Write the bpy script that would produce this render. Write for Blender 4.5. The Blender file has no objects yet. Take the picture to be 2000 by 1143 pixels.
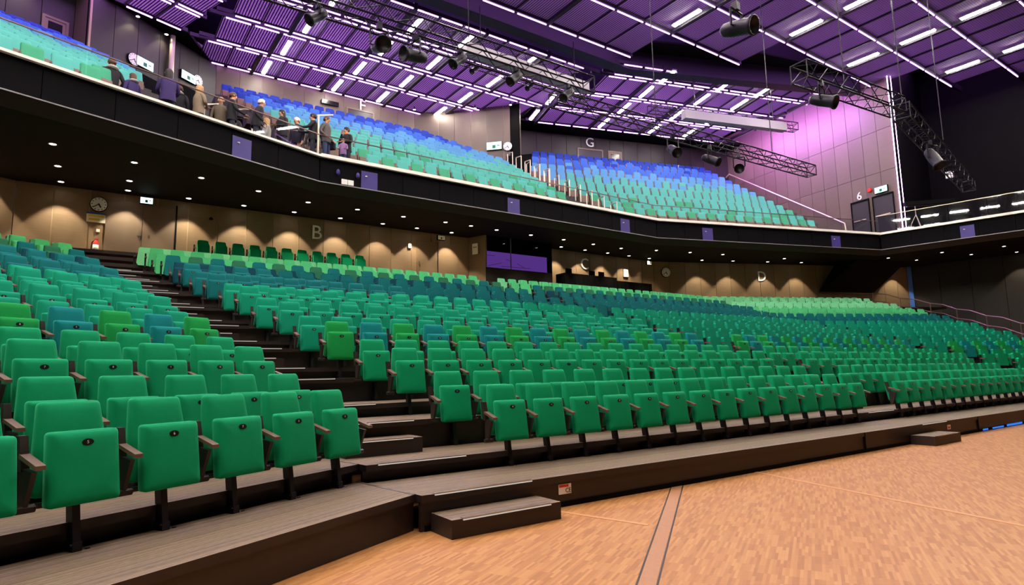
import bpy, bmesh, math, random
import numpy as np
from mathutils import Vector, Matrix
random.seed(7); rng = np.random.default_rng(7)
scene = bpy.context.scene
COL = scene.collection
R = math.radians

# ------------------------------------------------------------------ camera
cam_d = bpy.data.cameras.new('camera'); cam = bpy.data.objects.new('camera', cam_d); COL.objects.link(cam)
cam_d.sensor_fit = 'HORIZONTAL'; cam_d.sensor_width = 36.0; cam_d.lens = 21.6
cam_d.clip_start = 0.05; cam_d.clip_end = 300
_p, _r = R(7.55), R(1.15)
fw = Vector((0, math.cos(_p), math.sin(_p))); rt = Vector((1, 0, 0)); up = rt.cross(fw)
rt2 = rt * math.cos(_r) - up * math.sin(_r); up2 = up * math.cos(_r) + rt * math.sin(_r)
_m = Matrix((rt2, up2, -fw)).transposed().to_4x4(); _m.translation = Vector((0, 0, 1.30))
cam.matrix_world = _m
scene.camera = cam
def project(p):
    v = Vector(p) - Vector((0, 0, 1.30)); z = v.dot(fw)
    if z < .1: return None
    return (1000 + 1200 * v.dot(rt2) / z, 571.5 - 1200 * v.dot(up2) / z, z)

# ------------------------------------------------------------------ world, exposure
world = bpy.data.worlds.new('world'); scene.world = world; world.use_nodes = True
world.node_tree.nodes['Background'].inputs[0].default_value = (.55, .5, .6, 1)
world.node_tree.nodes['Background'].inputs[1].default_value = 0.008
vs = scene.view_settings
vs.view_transform = 'Standard'; vs.look = 'None'; vs.gamma = 1; vs.exposure = 0.06
vs.use_curve_mapping = False
TUBE = 185.0         # radiance of the fluorescent tubes
LED = 9.0            # radiance of the violet LED strips
VOID = 1250.0         # watts of each added violet light above the ceiling mesh
SPOT = 200.0         # watts of each downlight

# ------------------------------------------------------------------ materials
def lin(c):
    return tuple(((x / 255) / 12.92 if x / 255 <= .04045 else (((x / 255) + .055) / 1.055) ** 2.4) for x in c)
def newmat(name):
    m = bpy.data.materials.new(name); m.use_nodes = True
    nt = m.node_tree; return m, nt, nt.nodes['Principled BSDF']
def plain(name, srgb, rough=.6, metal=0, spec=.5, noise=0, scale=8, bump=0, bscale=60):
    m, nt, b = newmat(name)
    c = lin(srgb) + (1,)
    b.inputs['Base Color'].default_value = c
    b.inputs['Roughness'].default_value = rough; b.inputs['Metallic'].default_value = metal
    b.inputs['Specular IOR Level'].default_value = spec
    tc = nt.nodes.new('ShaderNodeTexCoord')
    if noise:
        n = nt.nodes.new('ShaderNodeTexNoise'); n.inputs['Scale'].default_value = scale; n.inputs['Detail'].default_value = 4
        nt.links.new(tc.outputs['Object'], n.inputs['Vector'])
        mx = nt.nodes.new('ShaderNodeMix'); mx.data_type = 'RGBA'
        mx.inputs[6].default_value = tuple(x * (1 - noise) for x in c[:3]) + (1,)
        mx.inputs[7].default_value = tuple(min(1, x * (1 + noise)) for x in c[:3]) + (1,)
        nt.links.new(n.outputs['Fac'], mx.inputs[0]); nt.links.new(mx.outputs[2], b.inputs['Base Color'])
    if bump:
        n2 = nt.nodes.new('ShaderNodeTexNoise'); n2.inputs['Scale'].default_value = bscale
        nt.links.new(tc.outputs['Object'], n2.inputs['Vector'])
        bp = nt.nodes.new('ShaderNodeBump'); bp.inputs['Strength'].default_value = bump; bp.inputs['Distance'].default_value = .01
        nt.links.new(n2.outputs['Fac'], bp.inputs['Height']); nt.links.new(bp.outputs['Normal'], b.inputs['Normal'])
    return m
def fabric(name, srgb):
    m = plain(name, srgb, rough=.85, spec=.2, noise=.06, scale=30, bump=.12, bscale=400)
    b = m.node_tree.nodes['Principled BSDF']
    b.inputs['Sheen Weight'].default_value = .6; b.inputs['Sheen Roughness'].default_value = .3
    s = lin(srgb); b.inputs['Sheen Tint'].default_value = (min(1, s[0] * 1.2 + .08), min(1, s[1] * 1.3 + .35), min(1, s[2] * 1.3 + .22), 1)
    return m
def emit(name, rgb, strength):
    m = bpy.data.materials.new(name); m.use_nodes = True; nt = m.node_tree
    nt.nodes.remove(nt.nodes['Principled BSDF'])
    e = nt.nodes.new('ShaderNodeEmission'); e.inputs[0].default_value = tuple(rgb) + (1,); e.inputs[1].default_value = strength
    nt.links.new(e.outputs[0], nt.nodes['Material Output'].inputs[0]); return m

FAB = {
 'green': fabric('fabric_green', (0, 150, 98)), 'lime': fabric('fabric_lime', (16, 150, 72)),
 'blueteal': fabric('fabric_blue_teal', (0, 126, 128)), 'teal': fabric('fabric_teal', (0, 146, 112)),
 'dteal': fabric('fabric_dark_teal', (0, 102, 104)), 'navy': fabric('fabric_navy_teal', (0, 62, 78)),
 'olive': fabric('fabric_dark_green', (38, 108, 78)), 'mint': fabric('fabric_mint', (78, 186, 120)),
 'mint2': fabric('fabric_pale_mint', (118, 204, 150)),
 'b_green': fabric('fabric_sea_green', (74, 164, 126)), 'b_aqua': fabric('fabric_aqua', (92, 180, 170)),
 'b_sky': fabric('fabric_sky_blue', (92, 156, 204)), 'b_blue': fabric('fabric_mid_blue', (62, 104, 198)), 'b_deep': fabric('fabric_deep_blue', (36, 60, 158))}
M = {}
M['black_metal'] = plain('black_metal', (26, 20, 26), .45, .3, noise=.15, scale=20)
M['arm_wood'] = plain('brown_armrest', (104, 80, 66), .45, noise=.2, scale=12)
M['shell'] = plain('brown_seat_shell', (120, 88, 74), .45, noise=.12, scale=10)
M['plate'] = plain('number_plate_black', (14, 14, 16), .35)
M['ink'] = plain('white_ink', (235, 235, 235), .5)
M['chrome'] = plain('brushed_steel', (190, 180, 170), .3, .9)
M['rail'] = plain('pale_steel_rail', (214, 200, 178), .35, .6)
M['railred'] = plain('rail_cap', (120, 96, 90), .35, .6)
M['dark'] = plain('matt_black', (8, 7, 8), .8, spec=.1, noise=.2, scale=3)
M['fascia'] = plain('black_fascia_cloth', (7, 5, 9), .75, spec=.08, noise=.15, scale=5)
M['fband'] = plain('dark_band', (50, 43, 39), .6, spec=.15, noise=.1, scale=4)
M['soffit'] = plain('dark_brown_soffit', (17, 13, 12), .8, spec=.1, noise=.1, scale=3)
M['skirt'] = plain('dark_brown_skirting', (40, 27, 25), .5, noise=.2, scale=6)
M['edge'] = plain('white_edge_profile', (240, 236, 228), .4)
M['purple_panel'] = plain('violet_lit_panel', (60, 48, 124), .55, noise=.1, scale=4)  # fascia panels: reflected violet light put into the base colour
M['white'] = plain('white_paint', (236, 236, 232), .5)
M['grey'] = plain('light_grey_metal', (150, 145, 150), .45, .3)
M['truss'] = plain('black_truss', (34, 28, 40), .4, .5)
M['beam'] = plain('dark_ceiling_beam', (34, 28, 44), .55, .2)
M['door'] = plain('grey_brown_door', (116, 99, 84), .45, noise=.08, scale=2)
M['doordark'] = plain('dark_door', (46, 40, 46), .4)
M['red'] = plain('red_paint', (205, 30, 26), .35)
M['paper'] = plain('paper', (238, 234, 215), .7)
M['yellow'] = plain('yellow_print', (232, 196, 60), .7)
M['blueprint'] = plain('blue_print', (40, 70, 150), .7)
M['cloth'] = plain('black_drape', (9, 7, 8), .8, spec=.15, noise=.2, scale=6)
M['screen'] = plain('screen_black', (10, 10, 12), .2)
M['roof'] = plain('roof_deck', (70, 60, 90), .8)
M['stagewall'] = plain('black_wall', (7, 5, 9), .7, spec=.08, noise=.2, scale=1.5)
M['skin'] = plain('skin', (206, 150, 120), .55)
M['carpet2'] = plain('balcony_carpet', (74, 66, 70), .9, noise=.5, scale=14)
M['bluestrip'] = plain('blue_strip', (70, 120, 220), .5)
M['tube'] = emit('fluorescent_tube', (1, .93, .80), TUBE)
M['tube2'] = emit('auditorium_tube', (1, .93, .82), TUBE * .44)
M['led'] = emit('violet_led', (.72, .30, 1), LED)
M['led2'] = emit('violet_corner_led', (.8, .42, 1), 18)
M['ledwhite'] = emit('white_step_led', (1, .95, .85), .55)
M['lens'] = emit('downlight_lens', (1, .93, .78), 14)
M['exit'] = emit('exit_sign_glow', (.62, 1, .92), 2.2)
M['exitg'] = plain('exit_print', (0, 110, 80), .5)
M['beamlamp'] = emit('stage_lamp', (1, .9, .75), 60)
M['booth_glow'] = emit('booth_violet_reflection', (.2, .08, .45), .75)  # glow imitating the violet ceiling grid reflected in the booth glass

# wood-veneer wall panels: horizontal grain, brown-grey
def wall_mat(name, srgb):
    m, nt, b = newmat(name); b.inputs['Roughness'].default_value = .5
    tc = nt.nodes.new('ShaderNodeTexCoord'); mp = nt.nodes.new('ShaderNodeMapping'); mp.inputs['Scale'].default_value = (.6, .6, 14)
    n = nt.nodes.new('ShaderNodeTexNoise'); n.inputs['Scale'].default_value = 2.2; n.inputs['Detail'].default_value = 5
    oi = nt.nodes.new('ShaderNodeObjectInfo')
    nt.links.new(tc.outputs['Object'], mp.inputs[0]); nt.links.new(mp.outputs[0], n.inputs['Vector'])
    c = lin(srgb); mx = nt.nodes.new('ShaderNodeMix'); mx.data_type = 'RGBA'
    mx.inputs[6].default_value = tuple(x * .8 for x in c) + (1,); mx.inputs[7].default_value = tuple(x * 1.2 for x in c) + (1,)
    nt.links.new(n.outputs['Fac'], mx.inputs[0])
    hv = nt.nodes.new('ShaderNodeHueSaturation'); mr = nt.nodes.new('ShaderNodeMapRange')
    mr.inputs[3].default_value = .9; mr.inputs[4].default_value = 1.1
    nt.links.new(oi.outputs['Random'], mr.inputs[0]); nt.links.new(mr.outputs[0], hv.inputs['Value'])
    nt.links.new(mx.outputs[2], hv.inputs['Color']); nt.links.new(hv.outputs[0], b.inputs['Base Color'])
    return m
M['seam'] = plain('pale_panel_joint', (168, 146, 116), .5)
M['wall'] = wall_mat('veneer_wall', (128, 106, 82))
M['wall2'] = wall_mat('veneer_wall_upper', (98, 84, 74))
M['walldark'] = wall_mat('dark_veneer_wall', (32, 26, 23))

# platform vinyl: fine grooves along the row (object local x)
def deck_mat():
    m, nt, b = newmat('ribbed_platform'); b.inputs['Roughness'].default_value = .55
    tc = nt.nodes.new('ShaderNodeTexCoord'); sp = nt.nodes.new('ShaderNodeSeparateXYZ')
    nt.links.new(tc.outputs['Object'], sp.inputs[0])
    w = nt.nodes.new('ShaderNodeTexNoise'); w.noise_dimensions = '1D'; w.inputs['Scale'].default_value = 34; w.inputs['Detail'].default_value = 3
    nt.links.new(sp.outputs['Y'], w.inputs['W'])
    n = nt.nodes.new('ShaderNodeTexNoise'); n.inputs['Scale'].default_value = 130
    mp = nt.nodes.new('ShaderNodeMapping'); mp.inputs['Scale'].default_value = (.15, 1, 1)
    nt.links.new(tc.outputs['Object'], mp.inputs[0]); nt.links.new(mp.outputs[0], n.inputs['Vector'])
    cr = nt.nodes.new('ShaderNodeValToRGB'); e = cr.color_ramp
    e.elements[0].position = .38; e.elements[0].color = lin((80, 64, 51)) + (1,)
    e.elements[1].position = .62; e.elements[1].color = lin((140, 117, 95)) + (1,)
    mx = nt.nodes.new('ShaderNodeMix'); mx.inputs[0].default_value = .4
    nt.links.new(w.outputs['Fac'], mx.inputs[2]); nt.links.new(n.outputs['Fac'], mx.inputs[3])
    nt.links.new(mx.outputs[0], cr.inputs[0]); nt.links.new(cr.outputs[0], b.inputs['Base Color'])
    bp = nt.nodes.new('ShaderNodeBump'); bp.inputs['Strength'].default_value = .25; bp.inputs['Distance'].default_value = .004
    nt.links.new(w.outputs['Fac'], bp.inputs['Height']); nt.links.new(bp.outputs[0], b.inputs['Normal'])
    return m
M['deck'] = deck_mat()

# mosaic parquet: strips in object space (x = across, y = along)
def parquet_mat():
    m, nt, b = newmat('mosaic_parquet'); b.inputs['Roughness'].default_value = .42; b.inputs['Specular IOR Level'].default_value = .35
    tc = nt.nodes.new('ShaderNodeTexCoord'); mp = nt.nodes.new('ShaderNodeMapping'); mp.inputs['Rotation'].default_value = (0, 0, R(-64))
    br = nt.nodes.new('ShaderNodeTexBrick'); br.offset = .5; br.offset_frequency = 7; br.squash = 1.0
    br.inputs['Scale'].default_value = 1.0; br.inputs['Brick Width'].default_value = .17; br.inputs['Row Height'].default_value = .021
    br.inputs['Mortar Size'].default_value = .0006; br.inputs['Bias'].default_value = 0
    br.inputs['Color1'].default_value = (0, 0, 0, 1); br.inputs['Color2'].default_value = (1, 1, 1, 1); br.inputs['Mortar'].default_value = (.3, .3, .3, 1)
    nt.links.new(tc.outputs['Object'], mp.inputs[0]); nt.links.new(mp.outputs[0], br.inputs['Vector'])
    cr = nt.nodes.new('ShaderNodeValToRGB'); e = cr.color_ramp
    e.elements[0].position = 0; e.elements[0].color = lin((156, 98, 54)) + (1,)
    e.elements[1].position = 1; e.elements[1].color = lin((202, 148, 94)) + (1,)
    k = e.elements.new(.5); k.color = lin((182, 124, 73)) + (1,)
    n = nt.nodes.new('ShaderNodeTexNoise'); n.inputs['Scale'].default_value = 60; n.inputs['Detail'].default_value = 3
    mp2 = nt.nodes.new('ShaderNodeMapping'); mp2.inputs['Rotation'].default_value = (0, 0, R(-64)); mp2.inputs['Scale'].default_value = (.12, 1, 1)
    nt.links.new(tc.outputs['Object'], mp2.inputs[0]); nt.links.new(mp2.outputs[0], n.inputs['Vector'])
    mx = nt.nodes.new('ShaderNodeMix'); mx.inputs[0].default_value = .3
    nt.links.new(br.outputs['Color'], mx.inputs[2]); nt.links.new(n.outputs['Fac'], mx.inputs[3])
    nt.links.new(mx.outputs[0], cr.inputs[0]); nt.links.new(cr.outputs[0], b.inputs['Base Color'])
    return m
M['parquet'] = parquet_mat()
M['track'] = plain('wood_inlay', (176, 122, 84), .45, noise=.18, scale=25)
M['trackpale'] = plain('pale_wood_inlay', (206, 150, 102), .45, noise=.15, scale=25)

# expanded metal ceiling mesh: ribs plus see-through slots, lets light through
def mesh_mat():
    m = bpy.data.materials.new('expanded_metal'); m.use_nodes = True; nt = m.node_tree
    nt.nodes.remove(nt.nodes['Principled BSDF'])
    tc = nt.nodes.new('ShaderNodeTexCoord')
    w = nt.nodes.new('ShaderNodeTexWave'); w.wave_type = 'BANDS'; w.bands_direction = 'X'; w.inputs['Scale'].default_value = 2.6; w.inputs['Distortion'].default_value = 0
    w2 = nt.nodes.new('ShaderNodeTexWave'); w2.wave_type = 'BANDS'; w2.bands_direction = 'Y'; w2.inputs['Scale'].default_value = 3.2
    nt.links.new(tc.outputs['Object'], w.inputs['Vector']); nt.links.new(tc.outputs['Object'], w2.inputs['Vector'])
    mul = nt.nodes.new('ShaderNodeMath'); mul.operation = 'MULTIPLY'; nt.links.new(w.outputs['Fac'], mul.inputs[0]); nt.links.new(w2.outputs['Fac'], mul.inputs[1])
    d = nt.nodes.new('ShaderNodeBsdfDiffuse'); d.inputs[0].default_value = (.30, .26, .34, 1)
    t = nt.nodes.new('ShaderNodeBsdfTranslucent'); t.inputs[0].default_value = (.5, .42, .55, 1)
    dk = nt.nodes.new('ShaderNodeBsdfDiffuse'); dk.inputs[0].default_value = (.035, .03, .045, 1)
    a = nt.nodes.new('ShaderNodeMixShader'); a.inputs[0].default_value = .45
    nt.links.new(d.outputs[0], a.inputs[1]); nt.links.new(t.outputs[0], a.inputs[2])
    mr = nt.nodes.new('ShaderNodeMapRange'); mr.inputs[1].default_value = .12; mr.inputs[2].default_value = .42; nt.links.new(w.outputs['Fac'], mr.inputs[0])
    c = nt.nodes.new('ShaderNodeMixShader'); nt.links.new(mr.outputs[0], c.inputs[0]); nt.links.new(dk.outputs[0], c.inputs[1]); nt.links.new(a.outputs[0], c.inputs[2])
    tr = nt.nodes.new('ShaderNodeBsdfTransparent')
    e = nt.nodes.new('ShaderNodeMixShader'); gt = nt.nodes.new('ShaderNodeMath'); gt.operation = 'GREATER_THAN'; gt.inputs[1].default_value = .62
    nt.links.new(mul.outputs[0], gt.inputs[0]); nt.links.new(gt.outputs[0], e.inputs[0])
    nt.links.new(c.outputs[0], e.inputs[1]); nt.links.new(tr.outputs[0], e.inputs[2])
    nt.links.new(e.outputs[0], nt.nodes['Material Output'].inputs[0]); return m
M['mesh'] = mesh_mat()
def glass_mat(name, tint, refl=.9, k0=.02, k1=.4):
    m = bpy.data.materials.new(name); m.use_nodes = True; nt = m.node_tree
    nt.nodes.remove(nt.nodes['Principled BSDF'])
    lw = nt.nodes.new('ShaderNodeLayerWeight'); lw.inputs[0].default_value = .5
    pw = nt.nodes.new('ShaderNodeMath'); pw.operation = 'POWER'; pw.inputs[1].default_value = 4.5; nt.links.new(lw.outputs['Facing'], pw.inputs[0])
    f = nt.nodes.new('ShaderNodeMath'); f.operation = 'MULTIPLY_ADD'; f.inputs[1].default_value = k1; f.inputs[2].default_value = k0; nt.links.new(pw.outputs[0], f.inputs[0])
    t = nt.nodes.new('ShaderNodeBsdfTransparent'); t.inputs[0].default_value = tint + (1,)
    g = nt.nodes.new('ShaderNodeBsdfGlossy'); g.inputs['Roughness'].default_value = .02; g.inputs[0].default_value = (refl, refl, refl, 1)
    mx = nt.nodes.new('ShaderNodeMixShader')
    nt.links.new(f.outputs[0], mx.inputs[0]); nt.links.new(t.outputs[0], mx.inputs[1]); nt.links.new(g.outputs[0], mx.inputs[2])
    nt.links.new(mx.outputs[0], nt.nodes['Material Output'].inputs[0]); return m
M['glass'] = glass_mat('balustrade_glass', (.93, .96, .96))
M['glasswing'] = glass_mat('wing_glass', (.8, .8, .85), .95, .10, .6)
M['glassdark'] = glass_mat('booth_glass', (.75, .7, .8))

# ------------------------------------------------------------------ mesh helpers
class MB:
    def __init__(s): s.v = []; s.f = []; s.m = []
    def add(s, v, f, mi=0):
        o = len(s.v); s.v += [tuple(map(float, p)) for p in v]
        s.f += [tuple(i + o for i in q) for q in f]; s.m += [mi] * len(f); return s
    def box(s, x0, x1, y0, y1, z0, z1, mi=0):
        v = [(x, y, z) for z in (z0, z1) for y in (y0, y1) for x in (x0, x1)]
        return s.add(v, [(0, 2, 3, 1), (4, 5, 7, 6), (0, 1, 5, 4), (2, 6, 7, 3), (0, 4, 6, 2), (1, 3, 7, 5)], mi)
    def prism(s, poly, z0, z1, mi=0):
        n = len(poly); a = sum(poly[i][0] * poly[(i + 1) % n][1] - poly[(i + 1) % n][0] * poly[i][1] for i in range(n))
        if a < 0: poly = poly[::-1]
        v = [(p[0], p[1], z0) for p in poly] + [(p[0], p[1], z1) for p in poly]
        f = [tuple(range(n))[::-1], tuple(range(n, 2 * n))] + [(i, (i + 1) % n, n + (i + 1) % n, n + i) for i in range(n)]
        return s.add(v, f, mi)
    def tube(s, p, q, r, n=6, r2=None, mi=0):
        p = Vector(p); q = Vector(q); d = (q - p).normalized(); r2 = r if r2 is None else r2
        a = d.orthogonal().normalized(); b = d.cross(a)
        v = []
        for c, rr in ((p, r), (q, r2)):
            for i in range(n):
                t = 2 * math.pi * i / n; v.append(c + a * (rr * math.cos(t)) + b * (rr * math.sin(t)))
        f = [tuple(range(n))[::-1], tuple(range(n, 2 * n))] + [(i, (i + 1) % n, n + (i + 1) % n, n + i) for i in range(n)]
        return s.add(v, f, mi)
    def path(s, pts, r, n=6):
        for a, b in zip(pts[:-1], pts[1:]): s.tube(a, b, r, n)
        return s
    def lathe(s, prof, n=12, c=(0, 0, 0), mi=0):
        v = []; f = []
        for (r, z) in prof:
            for i in range(n):
                t = 2 * math.pi * i / n; v.append((c[0] + r * math.cos(t), c[1] + r * math.sin(t), c[2] + z))
        for k in range(len(prof) - 1):
            for i in range(n):
                j = (i + 1) % n; f.append((k * n + i, k * n + j, (k + 1) * n + j, (k + 1) * n + i))
        f.append(tuple(range(n))[::-1]); f.append(tuple(range((len(prof) - 1) * n, len(prof) * n)))
        return s.add(v, f, mi)
    def mesh(s, name, mats, smooth=False):
        me = bpy.data.meshes.new(name); me.from_pydata(s.v, [], s.f)
        mats = mats if isinstance(mats, (list, tuple)) else [mats]
        for x in mats: me.materials.append(x)
        if len(mats) > 1: me.polygons.foreach_set('material_index', s.m)
        if smooth: me.polygons.foreach_set('use_smooth', [True] * len(s.f))
        me.update(); return me
    def build(s, name, mats, parent=None, smooth=False):
        return link(name, s.mesh(name, mats, smooth), parent)
def link(name, me, parent=None):
    o = bpy.data.objects.new(name, me); COL.objects.link(o)
    if parent is not None: o.parent = parent
    return o
def tag(o, label, cat=None, group=None, kind=None):
    o['label'] = label
    if cat: o['category'] = cat
    if group: o['group'] = group
    if kind: o['kind'] = kind
    return o
def empty(name, loc=(0, 0, 0), rz=0):
    o = bpy.data.objects.new(name, None); COL.objects.link(o); o.location = loc; o.rotation_euler = (0, 0, rz)
    o.empty_display_size = .1; return o
def struct(o, label=None):
    o['kind'] = 'structure'
    if label: o['label'] = label
    return o
def place(o, loc, rz=0):
    o.location = loc; o.rotation_euler = (0, 0, rz); return o

# frames: direction of a row (u) and away from the stage (n)
class Frame:
    def __init__(s, deg):
        a = R(deg); s.deg = deg; s.a = a; s.u = Vector((math.cos(a), math.sin(a))); s.n = Vector((-math.sin(a), math.cos(a)))
    def P(s, u, n, z=0): q = s.u * u + s.n * n; return (q.x, q.y, z)
    def un(s, p): p = Vector((p[0], p[1])); return p.dot(s.u), p.dot(s.n)
ORD = ['first', 'second', 'third', 'fourth', 'fifth', 'sixth', 'seventh', 'eighth', 'ninth', 'tenth', 'eleventh', 'twelfth', 'thirteenth',
       'fourteenth', 'fifteenth', 'sixteenth', 'seventeenth', 'eighteenth', 'nineteenth', 'twentieth', 'twenty-first', 'twenty-second',
       'twenty-third', 'twenty-fourth', 'twenty-fifth', 'twenty-sixth', 'twenty-seventh', 'twenty-eighth', 'twenty-ninth', 'thirtieth']
def text_mesh(s, size, extrude, mat):
    c = bpy.data.curves.new('txt', 'FONT'); c.body = s; c.size = size; c.extrude = extrude; c.align_x = 'CENTER'; c.align_y = 'CENTER'; c.resolution_u = 3
    o = bpy.data.objects.new('txt', c); COL.objects.link(o)
    me = bpy.data.meshes.new_from_object(o.evaluated_get(bpy.context.evaluated_depsgraph_get()))
    bpy.data.objects.remove(o); bpy.data.curves.remove(c)
    me.materials.clear(); me.materials.append(mat)
    me.transform(Matrix.Rotation(math.pi / 2, 4, 'X')); return me      # stands upright, reads from -y
FL, FM, FR = Frame(62), Frame(35), Frame(13)             # stalls blocks
BL, BM, BR = Frame(54.5), Frame(35), Frame(18)           # balcony blocks
CZ = 18.0                                                # ceiling mesh level

# ================================================================== STALLS FLOOR AND TIERS
DP = .90
def tz(k): return .30 + (k // 2) * .494 + (k % 2) * .165
N0M = 4.83
CL = Vector(FM.P(2.415, N0M)[:2]); CR = Vector(FM.P(24.6, N0M)[:2])
N0L = CL.dot(FL.n) + .09; N0R = CR.dot(FR.n)
SL = (FM.n * 1 + FM.u * -.150).normalized(); SR = (FM.n * 1 + FM.u * .125).normalized()
def on_seam(C, D, F, n):
    t = (n - C.dot(F.n)) / D.dot(F.n); q = C + D * t; return q.dot(F.u)
fl = MB().box(-30, 45, -14, 45, -.3, 0)
floor = struct(fl.build('floor', M['parquet']), 'orange brown mosaic parquet stage floor')
# inlaid floor tracks
def plank(name, a, b, w, mat, h=.004):
    a = Vector(a); b = Vector(b); d = (b - a).normalized(); s = Vector((-d.y, d.x)) * w / 2
    return MB().prism([a - s, b - s, b + s, a + s], -.01, h).build(name, mat, floor)
plank('floor_track', (1.86, 7.3), (-.1, 1.2), .105, M['track'], .003)
for o in (-.062, .062):
    d = Vector((.9516, -.3073)) * o
    plank('track_joint', Vector((1.86, 7.3)) + d, Vector((-.1, 1.2)) + d, .012, M['skirt'], .0035)
plank('floor_seam', (.38, 6.05), (1.12, 5.45), .05, M['trackpale'])
plank('floor_seam', (3.0, 8.2), (4.3, 4.6), .06, M['trackpale'])

def poly_local(name, F, poly, z0, z1, mats, top_mi=0, side_mi=1):
    o = Vector(poly[0]); loc = [(F.u.dot(Vector(p) - o), F.n.dot(Vector(p) - o)) for p in poly]
    m = MB().prism(loc, z0, z1); m.m = [side_mi] * len(m.f); m.m[1] = top_mi
    ob = m.build(name, mats); ob.location = (o.x, o.y, 0); ob.rotation_euler = (0, 0, F.a); return ob
blocks = [('left', FL, N0L), ('middle', FM, N0M), ('right', FR, N0R)]
def seam_span(b, n):
    if b == 'left': return -9.0, on_seam(CL, SL, FL, n)
    if b == 'middle': return on_seam(CL, SL, FM, n), on_seam(CR, SR, FM, n)
    return on_seam(CR, SR, FR, n), 28.6
for b, F, n0 in blocks:
    for k in range(18):
        na, nb = n0 + DP * k, n0 + DP * (k + 1) + (.0 if k == 17 else 0)
        a0, a1 = seam_span(b, na); b0, b1 = seam_span(b, nb)
        z = tz(k); zl = .0 if k == 0 else tz(k - 1) - .02
        pl = [F.P(a0, na)[:2], F.P(a1, na)[:2], F.P(b1, nb)[:2], F.P(b0, nb)[:2]]
        o = poly_local('floor_tier', F, pl, z - .06, z, [M['deck'], M['skirt']])
        struct(o, 'grey brown ribbed platform of the %s row in the %s seating block' % (ORD[k], b))
        # riser board set back a little under the nosing
        g_ = .02 if k == 0 else .09
        q = [F.P(a0, na + g_)[:2], F.P(a1, na + g_)[:2], F.P(a1, na + g_ + .04)[:2], F.P(a0, na + g_ + .04)[:2]]
        rs = poly_local('riser', F, q, zl, z - .06, [M['skirt'], M['skirt']]); 
        rs.parent = o; rs.matrix_parent_inverse = (Matrix.Translation(o.location) @ Matrix.Rotation(F.a, 4, 'Z')).inverted()
        if k < 2 and b != 'right':   # pale anti-slip lines let into the deck, metal strip along the seam
            for yy in (.06, .30, .36, .42):
                MB().box(.02, a1 - a0 - .05, yy, yy + .005, z - .002, z + .0012).build('anti_slip_line', M['seam'], o)
            if b == 'left':
                dv = Vector(F.P(b1, nb)[:2]) - Vector(F.P(a1, na)[:2]); A2 = Vector(F.P(a1, na)[:2]); sv_ = Vector((-dv.y, dv.x)).normalized() * .035
                st = MB().prism([A2, A2 + dv, A2 + dv + sv_, A2 + sv_], z, z + .004).build('seam_strip', M['chrome']); st.parent = o
                st.matrix_parent_inverse = (Matrix.Translation(o.location) @ Matrix.Rotation(F.a, 4, 'Z')).inverted()
# rear landing behind the last row
ZL = 5.2
def land(F, ua, ub, na, nb, z0, name='floor_landing', lab=None):
    o = poly_local(name, F, [F.P(ua, na)[:2], F.P(ub, na)[:2], F.P(ub, nb)[:2], F.P(ua, nb)[:2]], z0 - .1, z0, [M['deck'], M['skirt']])
    return struct(o, lab)
n18 = N0M + DP * 18
land(FM, -3.2, 27.5, n18 + .62, 24.1, ZL, lab='rear walkway behind the middle seating block')
land(FM, -3.2, 27.5, n18, n18 + .35, 4.73, lab='lower step up to the rear walkway'); land(FM, -3.2, 27.5, n18 + .33, n18 + .66, 4.97, lab='upper step up to the rear walkway')
land(FL, -9, on_seam(CL, SL, FL, N0L + DP * 18 + 1), N0L + DP * 18, 22.5, 5.05, lab='rear walkway behind the left seating block')
land(FR, 15.5, 33.6, N0R + DP * 18, 32.4, 4.75, lab='rear walkway behind the right seating block')

# ---- aisle steps
def step_box(F, ua, ub, na, nb, z0, z1, lab, nose=True, led=True):
    m = MB().box(0, ub - ua, 0, nb - na, z0, z1); m.m = [1] * 6; m.m[1] = 0
    o = m.build('aisle_step', [M['deck'], M['skirt']]); place(o, F.P(ua, na), F.a)
    struct(o, lab)
    if nose:
        MB().box(.1, ub - ua - .12, -.012, .035, z1 - .004, z1 + .008).build('nosing', M['chrome'], o)
    if led:
        MB().box(.1, ub - ua - .12, -.016, -.004, z1 - .011, z1 - .003).build('nosing_light', M['ledwhite'], o)
    return o
step_box(FM, 2.5, 3.62, 4.47, N0M, 0, .15, 'low entry step up to the front platform beside the left block', led=True)
step_box(FM, 11.47, 12.5, 4.47, N0M, 0, .15, 'low entry step up to the front platform at the central aisle', led=False)
def aisle(F, n0, fa, fb, nm):
    for k in range(18):
        n = n0 + DP * k; ua, ub = fa(k), fb(k)
        o = MB().box(0, ub - ua, -.006, .035, tz(k) - .004, tz(k) + .006).build('nosing', M['chrome'])
        place(o, F.P(ua, n), F.a); struct(o, 'steel stair nosing at the %s row of the %s' % (ORD[k], nm))
        MB().box(0, ub - ua, -.012, -.002, tz(k) - .012, tz(k) - .004).build('nosing_light', M['ledwhite'], o)
        if k >= 2 and k % 2 == 0:
            step_box(F, ua + .02, ub - .05, n - .33, n + .02, tz(k - 1), tz(k - 1) + .164, 'boxed half step below the %s row in the %s' % (ORD[k], nm))
m1_first = [3.754, 3.567, 3.40, 3.30, 3.08, 2.93, 2.82, 2.634, 2.51, 2.373, 2.186, 2.035, 1.906, 1.786, 1.669, 1.524, 1.42, 1.194]
m1f = lambda k: m1_first[k] + .19
m1l = lambda k: 11.60 + .047 * k
m2f = lambda k: 13.30 + .058 * k
m2l = lambda k: 21.83 + .262 * k
l_l = lambda k: 4.35 + .284 * k
r_f = lambda k: 21.6 - .27 * k
r_l = lambda k: min(27.3, 24.1 + .25 * k)
aisle(FM, N0M, lambda k: on_seam(CL, SL, FM, N0M + DP * k) + .12, lambda k: m1f(k) - .38, 'left aisle')
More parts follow.
